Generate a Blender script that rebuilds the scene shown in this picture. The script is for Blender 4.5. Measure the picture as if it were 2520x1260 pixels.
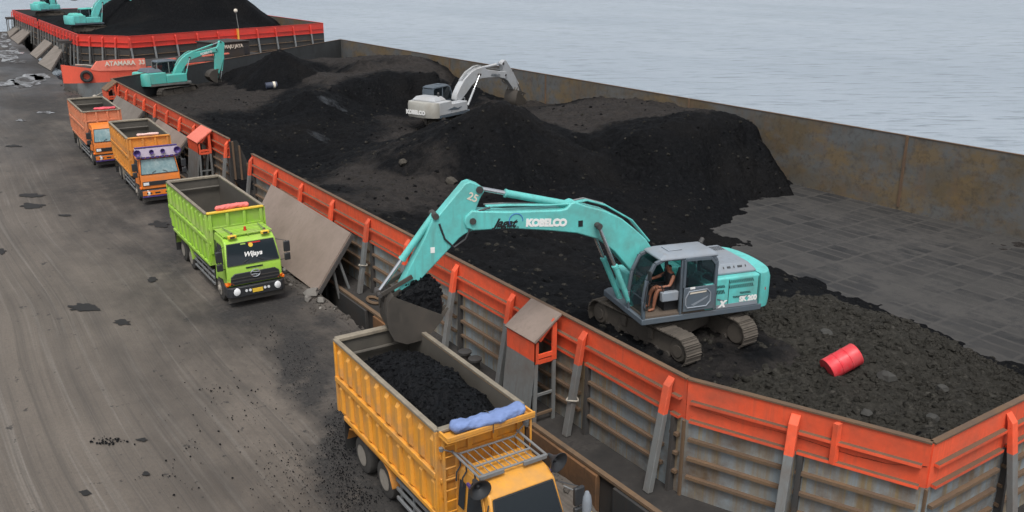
import bpy, math, random
import numpy as np
from mathutils import Vector, Matrix, noise as mnoise

for o in list(bpy.data.objects): bpy.data.objects.remove(o)
sc = bpy.context.scene
col = sc.collection
PI = math.pi
rad = math.radians
rng = random.Random(7)

# ------------------------------------------------------------------ camera
IW, IH, F, CH = 2520.0, 1260.0, 2200.0, 13.2
def _cam_axes():
    y = Vector((-304 - IW/2, -97 - IH/2, F)).normalized()       # along the quay
    z = y.cross(Vector((-304 - IW/2 + 1000, -97 - IH/2, F))).normalized()
    if z.y > 0: z = -z
    x = y.cross(z)
    return Matrix((x, y, z))
RM = _cam_axes()
cam = bpy.data.objects.new('camera', bpy.data.cameras.new('camera'))
col.objects.link(cam)
r_, d_, f_ = (RM @ Vector((1, 0, 0)), RM @ Vector((0, 1, 0)), RM @ Vector((0, 0, 1)))
cam.matrix_world = Matrix(((r_.x, -d_.x, -f_.x, 0), (r_.y, -d_.y, -f_.y, 0), (r_.z, -d_.z, -f_.z, CH), (0, 0, 0, 1)))
cam.data.sensor_width = 36
cam.data.lens = F/IW*36
cam.data.clip_start = .1
cam.data.clip_end = 9000
sc.camera = cam

# ------------------------------------------------------------------ light: overcast day
w = bpy.data.worlds.new('World'); sc.world = w; w.use_nodes = True
nt = w.node_tree; nt.nodes.clear()
sky = nt.nodes.new('ShaderNodeTexSky'); sky.sky_type = 'NISHITA'; sky.sun_disc = False
SUN_EL, SUN_AZ = rad(62), rad(215)
sky.sun_elevation = SUN_EL; sky.sun_rotation = SUN_AZ
sky.dust_density = 4; sky.air_density = 1.0
hs = nt.nodes.new('ShaderNodeHueSaturation'); hs.inputs['Saturation'].default_value = .28
bg = nt.nodes.new('ShaderNodeBackground'); bg.inputs['Strength'].default_value = .12
wo = nt.nodes.new('ShaderNodeOutputWorld')
nt.links.new(sky.outputs[0], hs.inputs['Color']); nt.links.new(hs.outputs[0], bg.inputs['Color']); nt.links.new(bg.outputs[0], wo.inputs[0])
sun = bpy.data.lights.new('sun', 'SUN'); sun.energy = 1.5; sun.angle = rad(20); sun.color = (1, .97, .93)
so = bpy.data.objects.new('sun', sun); col.objects.link(so)
sd = Vector((math.sin(SUN_AZ)*math.cos(SUN_EL), math.cos(SUN_AZ)*math.cos(SUN_EL), math.sin(SUN_EL)))
so.rotation_euler = sd.to_track_quat('Z', 'Y').to_euler()
so.location = (0, 0, 80)
sc.view_settings.view_transform = 'Standard'; sc.view_settings.look = 'None'
sc.view_settings.exposure = 0.42; sc.view_settings.gamma = 1
sc.render.engine = 'CYCLES'
sc.cycles.max_bounces = 6; sc.cycles.diffuse_bounces = 3; sc.cycles.glossy_bounces = 3; sc.cycles.transmission_bounces = 4
sc.cycles.transparent_max_bounces = 8
sc.cycles.use_denoising = True

# ------------------------------------------------------------------ helpers
def G(px, py, z):
    "survey: the place on the level z that the photograph shows at a pixel"
    d = RM @ Vector((px - IW/2, py - IH/2, F)); t = (z - CH)/d.z
    return (d.x*t, d.y*t, z)
def GX(px, py, X):
    "survey: the place on the plane x = X"
    d = RM @ Vector((px - IW/2, py - IH/2, F)); t = X/d.x
    return (X, d.y*t, CH + d.z*t)

class MB:
    def __init__(s, M=None):
        s.v = []; s.f = []; s.m = []; s.M = M.copy() if M else Matrix.Identity(4)
    def add(s, vs, fs, mi=0):
        k = len(s.v); s.v += [s.M @ Vector(v) for v in vs]
        for i, f in enumerate(fs):
            s.f.append([a + k for a in f]); s.m.append(mi[i] if isinstance(mi, (list, tuple)) else mi)
    def hexa(s, p, mi=0):
        # p: 4 bottom (ccw from above) + 4 top ; faces: bottom, top, 4 sides (0-1, 1-2, 2-3, 3-0)
        s.add(p, [(3, 2, 1, 0), (4, 5, 6, 7), (0, 1, 5, 4), (1, 2, 6, 5), (2, 3, 7, 6), (3, 0, 4, 7)], mi)
    def box(s, x0, x1, y0, y1, z0, z1, mi=0):
        s.hexa([(x0, y0, z0), (x1, y0, z0), (x1, y1, z0), (x0, y1, z0), (x0, y0, z1), (x1, y0, z1), (x1, y1, z1), (x0, y1, z1)], mi)
    def bar(s, a, b, w, h, up=(0, 0, 1), mi=0, w1=None, h1=None):
        a = Vector(a); b = Vector(b); d = (b - a).normalized(); u = Vector(up)
        if abs(d.dot(u)) > .98: u = Vector((0, 1, 0)) if abs(d.y) < .9 else Vector((1, 0, 0))
        r = d.cross(u).normalized(); u = r.cross(d).normalized()
        w1 = w if w1 is None else w1; h1 = h if h1 is None else h1
        P = [a - r*w/2 - u*h/2, a + r*w/2 - u*h/2, a + r*w/2 + u*h/2, a - r*w/2 + u*h/2,
             b - r*w1/2 - u*h1/2, b + r*w1/2 - u*h1/2, b + r*w1/2 + u*h1/2, b - r*w1/2 + u*h1/2]
        s.add(P, [(0, 1, 2, 3), (7, 6, 5, 4), (4, 5, 1, 0), (5, 6, 2, 1), (6, 7, 3, 2), (7, 4, 0, 3)], mi)
    def loft(s, rings, mi=0, cap=True, closed=True):
        n = len(rings[0]); vs = [p for r in rings for p in r]; fs = []; ms = []
        for i in range(len(rings) - 1):
            for j in range(n if closed else n - 1):
                k = (j + 1) % n
                fs.append((i*n + j, i*n + k, (i + 1)*n + k, (i + 1)*n + j)); ms.append(mi[i] if isinstance(mi, (list, tuple)) else mi)
        if cap:
            m0 = mi[0] if isinstance(mi, (list, tuple)) else mi; m1 = mi[-1] if isinstance(mi, (list, tuple)) else mi
            fs.append(tuple(reversed(range(n)))); ms.append(m0)
            fs.append(tuple(range((len(rings) - 1)*n, len(rings)*n))); ms.append(m1)
        s.add(vs, fs, ms)
    def cyl(s, a, b, r0, r1=None, n=16, mi=0, cap=True):
        s.tube([a, b], [r0, r0 if r1 is None else r1], n, mi, cap)
    def tube(s, pts, r, n=8, mi=0, cap=True):
        pts = [Vector(p) for p in pts]
        if not isinstance(r, (list, tuple)): r = [r]*len(pts)
        d0 = (pts[1] - pts[0]).normalized(); u = Vector((0, 0, 1)) if abs(d0.z) < .9 else Vector((1, 0, 0))
        rings = []
        for i, p in enumerate(pts):
            d = (pts[min(i + 1, len(pts) - 1)] - pts[max(i - 1, 0)]).normalized()
            x = d.cross(u).normalized(); u2 = x.cross(d).normalized(); u = u2
            rings.append([p + (x*math.cos(2*PI*k/n) + u2*math.sin(2*PI*k/n))*r[i] for k in range(n)])
        s.loft(rings, mi, cap)
    def prism(s, poly, off, mi=0):
        "poly: 3-D outline, swept by the vector off"
        off = Vector(off); a = [Vector(p) for p in poly]
        s.loft([a, [p + off for p in a]], mi)
    def lathe(s, c, ax, prof, n=20, mi=0):
        "prof: (distance along ax, radius)"
        ax = Vector(ax).normalized(); u = Vector((0, 0, 1)) if abs(ax.z) < .9 else Vector((1, 0, 0))
        x = ax.cross(u).normalized(); y = ax.cross(x)
        c = Vector(c)
        rings = [[c + ax*t + (x*math.cos(2*PI*k/n) + y*math.sin(2*PI*k/n))*max(r, .0005) for k in range(n)] for t, r in prof]
        s.loft(rings, mi)
    def mesh(s, name, mats, org=(0, 0, 0), smooth=35):
        me = bpy.data.meshes.new(name); o = Vector(org)
        me.from_pydata([v - o for v in s.v], [], s.f)
        for m in (mats if isinstance(mats, (list, tuple)) else [mats]): me.materials.append(m)
        me.polygons.foreach_set('material_index', s.m)
        me.validate(); me.update()
        fix_normals(me)
        if smooth:
            me.polygons.foreach_set('use_smooth', [True]*len(me.polygons)); me.set_sharp_from_angle(angle=rad(smooth))
        return me
    def build(s, name, mats, parent=None, bevel=0, world=False, smooth=35, seg=2):
        org = parent.location if (parent is not None and world) else (0, 0, 0)
        if parent is not None and world and parent.parent is not None: org = parent.parent.location
        o = bpy.data.objects.new(name, s.mesh(name, mats, org, smooth)); col.objects.link(o); o.parent = parent
        if bevel:
            b = o.modifiers.new('edge', 'BEVEL'); b.width = bevel; b.segments = seg; b.limit_method = 'ANGLE'; b.angle_limit = rad(40)
        return o
import bmesh
def fix_normals(me):
    bm = bmesh.new(); bm.from_mesh(me); bmesh.ops.recalc_face_normals(bm, faces=bm.faces); bm.to_mesh(me); bm.free()

def tag(o, label=None, cat=None, group=None, kind=None):
    if label: o['label'] = label
    if cat: o['category'] = cat
    if group: o['group'] = group
    if kind: o['kind'] = kind
    return o
def thing(name, loc, label, cat, group=None, rz=0):
    o = bpy.data.objects.new(name, None); col.objects.link(o); o.location = loc; o.rotation_euler = (0, 0, rz); o.empty_display_size = .3
    return tag(o, label, cat, group)
def dup(o, parent=None, loc=None, rz=None):
    c = o.copy(); col.objects.link(c); c.parent = parent if parent else o.parent
    if loc is not None: c.location = loc
    if rz is not None: c.rotation_euler = (0, 0, rz)
    return c
def lettering(body, size, m, parent, M, bold=0, shear=0, depth=.004, name='lettering', align='CENTER', space=1):
    cu = bpy.data.curves.new(name, 'FONT'); cu.body = body; cu.size = size; cu.align_x = align; cu.align_y = 'CENTER'
    cu.offset = bold; cu.shear = shear; cu.extrude = depth; cu.resolution_u = 3; cu.space_character = space
    t = bpy.data.objects.new(name, cu); col.objects.link(t)
    dg = bpy.context.evaluated_depsgraph_get()
    me = bpy.data.meshes.new_from_object(t.evaluated_get(dg)); me.name = name
    bpy.data.objects.remove(t); bpy.data.curves.remove(cu)
    me.transform(M); me.materials.clear(); me.materials.append(m)
    o = bpy.data.objects.new(name, me); col.objects.link(o); o.parent = parent
    return o
def frame(o, x, y):
    "matrix from an origin, a reading direction and an up direction"
    x = Vector(x).normalized(); y = Vector(y); y = (y - x*x.dot(y)).normalized(); z = x.cross(y); o = Vector(o)
    return Matrix(((x.x, y.x, z.x, o.x), (x.y, y.y, z.y, o.y), (x.z, y.z, z.z, o.z), (0, 0, 0, 1)))

# ------------------------------------------------------------------ materials
def newmat(name):
    m = bpy.data.materials.new(name); m.use_nodes = True; n = m.node_tree; n.nodes.clear()
    out = n.nodes.new('ShaderNodeOutputMaterial'); b = n.nodes.new('ShaderNodeBsdfPrincipled'); n.links.new(b.outputs[0], out.inputs[0])
    return m, n, b
class N:
    "small node helper"
    def __init__(s, n, coord='Object'):
        s.n = n; tc = n.nodes.new('ShaderNodeTexCoord')
        if coord == 'World': s.co = n.nodes.new('ShaderNodeNewGeometry').outputs['Position']
        else: s.co = tc.outputs[coord]
        oi = n.nodes.new('ShaderNodeObjectInfo'); s.rand = oi.outputs['Random']
    def map(s, scale=(1, 1, 1), rot=(0, 0, 0), loc=(0, 0, 0)):
        m = s.n.nodes.new('ShaderNodeMapping'); m.inputs['Scale'].default_value = scale; m.inputs['Rotation'].default_value = rot; m.inputs['Location'].default_value = loc
        s.n.links.new(s.co, m.inputs['Vector']); return m.outputs[0]
    def noise(s, scale, detail=5, rough=.6, vec=None, dist=0, out='Fac'):
        t = s.n.nodes.new('ShaderNodeTexNoise'); t.inputs['Scale'].default_value = scale; t.inputs['Detail'].default_value = detail
        t.inputs['Roughness'].default_value = rough; t.inputs['Distortion'].default_value = dist
        s.n.links.new(vec if vec is not None else s.co, t.inputs['Vector']); return t.outputs[out]
    def voro(s, scale, vec=None, feature='F1', out='Distance'):
        t = s.n.nodes.new('ShaderNodeTexVoronoi'); t.inputs['Scale'].default_value = scale; t.feature = feature
        s.n.links.new(vec if vec is not None else s.co, t.inputs['Vector']); return t.outputs[out]
    def ramp(s, fac, *stops):
        r = s.n.nodes.new('ShaderNodeValToRGB'); e = r.color_ramp.elements
        while len(e) < len(stops): e.new(.5)
        for el, (p, c) in zip(e, stops):
            el.position = p; el.color = (c, c, c, 1) if not isinstance(c, (tuple, list)) else (*c, 1)
        s.n.links.new(fac, r.inputs[0]); return r.outputs[0]
    def mix(s, fac, a, b, mode='MIX'):
        m = s.n.nodes.new('ShaderNodeMixRGB'); m.blend_type = mode
        for i, x in enumerate((fac, a, b)):
            if hasattr(x, 'links'): s.n.links.new(x, m.inputs[i])
            elif i == 0: m.inputs[0].default_value = x
            else: m.inputs[i].default_value = (*x, 1) if isinstance(x, (tuple, list)) else (x, x, x, 1)
        return m.outputs[0]
    def math(s, op, a, b=0.0, clamp=False):
        m = s.n.nodes.new('ShaderNodeMath'); m.operation = op; m.use_clamp = clamp
        for i, x in enumerate((a, b)):
            if hasattr(x, 'links'): s.n.links.new(x, m.inputs[i])
            else: m.inputs[i].default_value = x
        return m.outputs[0]
    def xyz(s):
        x = s.n.nodes.new('ShaderNodeSeparateXYZ'); s.n.links.new(s.co, x.inputs[0]); return x.outputs
    def bump(s, b, h, strength=.3, dist=.02, prev=None):
        m = s.n.nodes.new('ShaderNodeBump'); m.inputs['Strength'].default_value = strength; m.inputs['Distance'].default_value = dist
        s.n.links.new(h, m.inputs['Height'])
        if prev is not None: s.n.links.new(prev, m.inputs['Normal'])
        s.n.links.new(m.outputs[0], b.inputs['Normal']); return m.outputs[0]
    def set(s, b, **k):
        for key, v in k.items():
            i = b.inputs[key.replace('_', ' ')]
            if hasattr(v, 'links'): s.n.links.new(v, i)
            else: i.default_value = (*v, 1) if isinstance(v, (tuple, list)) and len(v) == 3 else v

def paint(name, c, rough=.45, dirt=(.10, .085, .07), amt=.45, scale=1.6, streak=.35, metal=0, chips=None, fine=6, dent=0, rv=.10):
    "worn paint: colour, dust film in patches, runs down the plate, chips"
    m, n, b = newmat(name); h = N(n)
    big = h.ramp(h.noise(scale, 6, .65), (.42, 0), (.72, 1))
    run = h.ramp(h.noise(2.2, 5, .6, h.map((3, 3, streak))), (.5, 0), (.75, 1))
    d = h.math('MULTIPLY', h.math('MAXIMUM', big, h.math('MULTIPLY', run, .8)), amt, True)
    var = h.mix(h.noise(fine, 3), tuple(x*.88 for x in c), tuple(min(1, x*1.1) for x in c))
    colr = h.mix(d, var, dirt)
    hv = n.nodes.new('ShaderNodeHueSaturation'); n.links.new(colr, hv.inputs['Color']); n.links.new(h.math('ADD', h.math('MULTIPLY', h.rand, rv*2), 1 - rv), hv.inputs['Value']); colr = hv.outputs[0]
    if chips:
        ck = h.ramp(h.noise(14, 6, .75), (.66, 0), (.69, 1))
        colr = h.mix(h.math('MULTIPLY', ck, h.ramp(h.noise(1.1, 2), (.45, 0), (.6, 1))), colr, chips)
    h.set(b, Base_Color=colr, Roughness=h.math('ADD', h.math('MULTIPLY', d, .5), rough, True), Metallic=metal)
    p = h.bump(b, h.noise(9, 4), .06, .01)
    if dent: h.bump(b, h.noise(1.1, 3, .5), dent, .09, p)
    return m
def plain(name, c, rough=.6, metal=0, var=.15, scale=8, bump=.05):
    m, n, b = newmat(name); h = N(n); f = h.noise(scale, 5)
    h.set(b, Base_Color=h.mix(f, tuple(x*(1 - var) for x in c), tuple(min(1, x*(1 + var)) for x in c)), Roughness=rough, Metallic=metal)
    h.bump(b, f, bump, .02); return m
def glassy(name, tint, amount=.55, rough=.03):
    "tinted window glass that lets the inside show"
    m = bpy.data.materials.new(name); m.use_nodes = True; n = m.node_tree; n.nodes.clear()
    out = n.nodes.new('ShaderNodeOutputMaterial'); mx = n.nodes.new('ShaderNodeMixShader')
    t = n.nodes.new('ShaderNodeBsdfTransparent'); t.inputs[0].default_value = (*tint, 1)
    g = n.nodes.new('ShaderNodeBsdfPrincipled'); g.inputs['Base Color'].default_value = (.026, .034, .042, 1); g.inputs['Roughness'].default_value = rough  # bluish base colour stands in for sky reflected in the glass
    mx.inputs[0].default_value = amount
    n.links.new(t.outputs[0], mx.inputs[1]); n.links.new(g.outputs[0], mx.inputs[2]); n.links.new(mx.outputs[0], out.inputs[0]); return m

RUST = (.16, .075, .035)
M = {}
M['red'] = paint('red_wall_paint', (.78, .10, .038), .55, (.27, .085, .05), .6, .8, .25, chips=(.09, .05, .035), dent=.5, rv=.16)
M['red2'] = paint('far_red_paint', (.62, .045, .03), .5, (.20, .05, .03), .35, .6, .3, chips=(.10, .05, .03))
M['coral'] = paint('tug_red_paint', (.72, .10, .055), .5, (.35, .08, .05), .4, .5, .3)
M['coralpale'] = paint('tug_pale_red_paint', (.75, .19, .13), .5, (.55, .12, .08), .4, .5, .3)
def wallgrey():
    m, n, b = newmat('grey_wall_paint'); h = N(n)
    base = h.mix(h.noise(.8, 5), (.165, .20, .22), (.285, .325, .34))
    run = h.ramp(h.noise(1.5, 6, .65, h.map((2.2, 2.2, .12))), (.44, 0), (.66, 1))
    pat = h.ramp(h.noise(.55, 6, .7), (.45, 0), (.68, 1))
    c = h.mix(h.math('MULTIPLY', run, .85), base, (.22, .15, .065))
    dr = h.ramp(h.noise(3.2, 3, .5, h.map((3.0, 3.0, .05))), (.60, 0), (.66, 1)); c = h.mix(h.math('MULTIPLY', dr, .6), c, (.30, .22, .09))
    c = h.mix(h.math('MULTIPLY', pat, .85), c, (.115, .072, .040))
    hv = n.nodes.new('ShaderNodeHueSaturation'); n.links.new(c, hv.inputs['Color']); n.links.new(h.math('ADD', h.math('MULTIPLY', h.rand, .4), .75), hv.inputs['Value']); c = hv.outputs[0]
    h.set(b, Base_Color=c, Roughness=.7); p = h.bump(b, h.noise(5, 5), .12, .02); h.bump(b, h.noise(1.2, 3), .6, .09, p); return m
M['wallgrey'] = wallgrey()
def wallinner():
    m, n, b = newmat('rusty_inner_plate'); h = N(n)
    base = h.mix(h.ramp(h.noise(.16, 5), (.42, 0), (.58, 1)), (.105, .108, .105), (.115, .088, .052))
    run = h.ramp(h.noise(.8, 7, .7, h.map((1.6, 1.6, .35))), (.47, 0), (.72, 1))
    c = h.mix(h.math('MULTIPLY', run, .75), base, (.15, .095, .055))
    gr = h.ramp(h.noise(.35, 6, .7, loc_vec(h)), (.46, 0), (.60, 1))
    c = h.mix(h.math('MULTIPLY', gr, .75), c, (.12, .128, .132))
    oc = h.ramp(h.noise(.22, 6, .68, h.map((1, 1, 1.6), loc=(2, 9, 4))), (.50, 0), (.60, 1)); c = h.mix(h.math('MULTIPLY', oc, .7), c, (.17, .115, .05))
    c = h.mix(h.ramp(h.noise(2.2, 8, .75), (.5, 0), (.75, .8)), c, (.040, .034, .028))
    h.set(b, Base_Color=c, Roughness=.78); h.bump(b, h.noise(3, 6), .2, .03); return m
def loc_vec(h): return h.map((.6, .6, 1.4), loc=(7, 3, 1))
M['wallinner'] = wallinner()
M['endinner'] = paint('dark_end_plate', (.052, .056, .058), .7, (.03, .03, .03), .5, .5, .4)
M['rust'] = paint('rusty_steel', (.155, .098, .055), .8, (.065, .058, .052), .7, 1.2, .6)
M['rustgrey'] = paint('rusted_rail_steel', (.115, .075, .05), .8, (.21, .12, .055), .5, 1.4, 1)
M['hullrust'] = paint('rusty_hull_plate', (.20, .095, .038), .75, (.035, .032, .025), .95, .5, .3)
M['hulldark'] = paint('dark_hull_plate', (.035, .036, .036), .7, (.08, .05, .03), .5, .5, .2)
M['greysteel'] = paint('grey_brace_paint', (.16, .17, .17), .65, (.11, .07, .045), .55, 1.1, .3)
M['darksteel'] = paint('dark_steel', (.045, .045, .045), .65, (.09, .06, .04), .4, 1.5, .4)
M['black'] = plain('black_rubber', (.02, .02, .02), .75)
M['blackp'] = plain('black_plastic', (.028, .03, .033), .45)
M['tyre'] = plain('dusty_tyre', (.05, .047, .043), .85, 0, .3, 6)
M['rim'] = plain('dusty_rim', (.27, .245, .21), .7, 0, .25, 7)
M['deck'] = paint('dusty_deck_plate', (.040, .036, .033), .85, (.014, .014, .014), .9, .7, 1)
M['rampplate'] = paint('bare_ramp_plate', (.235, .185, .155), .7, (.13, .10, .08), .55, .45, 1, chips=(.04, .035, .03))
M['rampplate2'] = paint('dull_ramp_plate', (.20, .175, .15), .75, (.10, .085, .07), .55, .5, 1, chips=(.05, .04, .03))
M['teal'] = paint('turquoise_paint', (.125, .55, .52), .45, (.12, .20, .175), .62, 1.1, .3, chips=(.04, .055, .05), rv=.04)
M['tealold'] = paint('faded_turquoise_paint', (.08, .47, .41), .5, (.22, .33, .28), .45, .8, .4)
M['exgrey'] = paint('bluegrey_cab_paint', (.085, .11, .135), .5, (.12, .11, .10), .35, 1.2, .4)
M['hood'] = paint('grey_hood_paint', (.235, .27, .31), .5, (.20, .17, .14), .4, 1.5, .7)
M['cream'] = paint('white_machine_paint', (.44, .46, .48), .45, (.30, .26, .20), .4, .8, .4)
M['cream2'] = paint('pale_counterweight_paint', (.40, .395, .36), .5, (.25, .21, .16), .45, .8, .4)
M['chrome'] = plain('chrome_rod', (.62, .64, .66), .22, .9, .05)
M['track'] = paint('dusty_track_steel', (.085, .072, .058), .8, (.045, .04, .035), .6, 1.5, 1)
M['trackdark'] = paint('track_link_steel', (.05, .044, .038), .85, (.09, .075, .06), .5, 1.5, 1)
M['bucket'] = paint('worn_bucket_steel', (.044, .039, .033), .6, (.085, .07, .056), .6, 1.2, .7)
M['glass'] = glassy('cab_glass', (.75, .82, .82), .35)
M['darkglass'] = glassy('dark_windscreen', (.16, .18, .2), .75, .06)
M['blueglass'] = paint('bluish_windscreen', (.16, .26, .28), .12, (.45, .52, .5), .6, 1.6, 1)
M['white'] = plain('white_lettering', (.80, .80, .78), .5, 0, .03)
M['palewhite'] = plain('chalky_lettering', (.66, .60, .50), .6, 0, .06)
M['inkblack'] = plain('black_lettering', (.012, .014, .016), .5, 0, .03)
M['inkblue'] = plain('blue_ring', (.05, .16, .45), .5, 0, .03)
M['yellow'] = paint('yellow_truck_paint', (.74, .325, .032), .5, (.30, .20, .11), .75, 1.0, .4, chips=(.10, .07, .04))
M['yellowcab'] = paint('yellow_cab_paint', (.74, .34, .045), .4, (.36, .22, .10), .6, 1.0, .5)
M['green'] = paint('lime_truck_paint', (.29, .53, .045), .45, (.34, .36, .17), .75, 1.0, .4)
M['greencab'] = paint('lime_cab_paint', (.32, .56, .06), .35, (.30, .34, .14), .5, 1.0, .5)
M['orange'] = paint('amber_truck_paint', (.68, .27, .035), .5, (.28, .17, .09), .75, 1.0, .4)
M['orangecab'] = paint('orange_cab_paint', (.80, .21, .02), .4, (.33, .18, .10), .55, 1.0, .5)
M['corbed'] = paint('faded_orange_bed_paint', (.56, .18, .085), .55, (.40, .25, .16), .55, 1.0, .4)
M['bedin'] = paint('worn_bed_steel', (.085, .078, .066), .6, (.16, .14, .115), .5, .7, .6)
M['bedrim'] = paint('scuffed_bed_rim', (.26, .225, .17), .6, (.11, .095, .08), .6, 2.2, 1)
M['chassis'] = paint('dusty_chassis', (.075, .072, .068), .75, (.13, .115, .10), .5, 1.5, 1)
M['guard'] = paint('grey_guard_rail', (.19, .20, .205), .6, (.12, .10, .085), .5, 1.6, 1)
M['lamp'] = plain('headlamp_lens', (.75, .77, .78), .1, 0, .08)
M['amber'] = plain('amber_lens', (.8, .16, .01), .2, 0, .08)
M['redlens'] = plain('red_lens', (.5, .02, .015), .25, 0, .08)
M['plate'] = plain('yellow_plate', (.75, .50, .05), .5, 0, .1)
M['purple'] = plain('purple_trim', (.075, .045, .19), .5, 0, .2)
M['visor'] = plain('pale_visor', (.42, .36, .44), .5, 0, .25, 5)
def cloth(name, c):
    m, n, b = newmat(name); h = N(n)
    f = h.noise(5, 6, .65, h.map((.5, 2, 2)))
    h.set(b, Base_Color=h.mix(f, tuple(x*.75 for x in c), tuple(min(1, x*1.2) for x in c)), Roughness=.75); h.bump(b, f, .5, .04); return m
M['tarpblue'] = cloth('blue_tarp', (.17, .245, .47)); M['tarppink'] = cloth('pink_tarp', (.80, .19, .17))
M['tarppale'] = cloth('pale_pink_tarp', (.72, .50, .46)); M['tarprose'] = cloth('rose_tarp', (.70, .10, .13))
M['drumred'] = paint('red_drum_paint', (.74, .030, .045), .4, (.55, .16, .16), .6, 2.2, .6, chips=(.40, .22, .20))
M['drumtop'] = paint('scuffed_drum_lid', (.72, .12, .15), .5, (.75, .45, .45), .6, 3, 1)
M['drumblue'] = paint('dark_blue_drum', (.035, .045, .075), .45, (.2, .2, .2), .2, 2, .5)
M['rope'] = plain('weathered_rope', (.36, .33, .28), .9, 0, .2, 20)
M['skin'] = plain('brown_skin', (.26, .105, .06), .55, 0, .08, 12)
M['hair'] = plain('black_hair', (.012, .011, .01), .7)
M['vest'] = plain('black_vest', (.016, .016, .018), .85)
M['shorts'] = plain('dark_shorts', (.035, .035, .045), .85)
M['seat'] = plain('grey_seat', (.10, .115, .13), .7)
M['floor'] = plain('brown_cab_floor', (.11, .085, .065), .8)
M['eye'] = plain('eye', (.02, .015, .012), .3)
M['interior'] = plain('dark_cab_interior', (.02, .02, .022), .8)

def coal_mat(name, a, b_, dust, dust_amt, fine=1.0, rough=.72, tread=False, spec=.06):
    m, n, b = newmat(name); h = N(n, 'World')
    f = h.noise(3.2*fine, 8, .72)
    c = h.mix(h.ramp(f, (.3, 0), (.75, 1)), a, b_)
    big = h.ramp(h.noise(.16, 5, .6), (.48, 0), (.68, 1))
    c = h.mix(h.math('MULTIPLY', big, dust_amt), c, dust)
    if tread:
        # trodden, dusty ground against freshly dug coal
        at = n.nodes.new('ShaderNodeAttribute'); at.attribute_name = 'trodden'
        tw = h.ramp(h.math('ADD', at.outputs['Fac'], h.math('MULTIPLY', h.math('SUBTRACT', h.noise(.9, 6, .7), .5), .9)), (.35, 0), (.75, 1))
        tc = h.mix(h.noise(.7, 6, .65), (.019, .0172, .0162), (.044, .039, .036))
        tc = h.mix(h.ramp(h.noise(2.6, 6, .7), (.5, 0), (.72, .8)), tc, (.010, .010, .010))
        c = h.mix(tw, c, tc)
    sp = h.ramp(h.voro(5.5*fine, out='Color'), (.80, 0), (.93, 1))
    c = h.mix(h.math('MULTIPLY', sp, .35), c, tuple(x*2.2 for x in b_))
    h.set(b, Base_Color=c, Roughness=rough, Specular_IOR_Level=spec)
    p = h.bump(b, h.noise(1.3*fine, 6, .65), .7, .25)
    p = h.bump(b, h.voro(4.2*fine), .55, .12, p)
    h.bump(b, h.noise(14*fine, 5, .7), .7, .035, p)
    return m
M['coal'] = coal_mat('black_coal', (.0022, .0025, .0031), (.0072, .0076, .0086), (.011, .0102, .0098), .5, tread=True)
M['coalload'] = coal_mat('wet_black_coal', (.0022, .0026, .0034), (.0075, .0085, .0105), (.008, .008, .009), .3, 1.5, .6, spec=.14)
M['rock'] = coal_mat('brown_grey_coal', (.019, .0183, .0155), (.050, .047, .041), (.027, .026, .023), .5, 1.4, .8)
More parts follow.
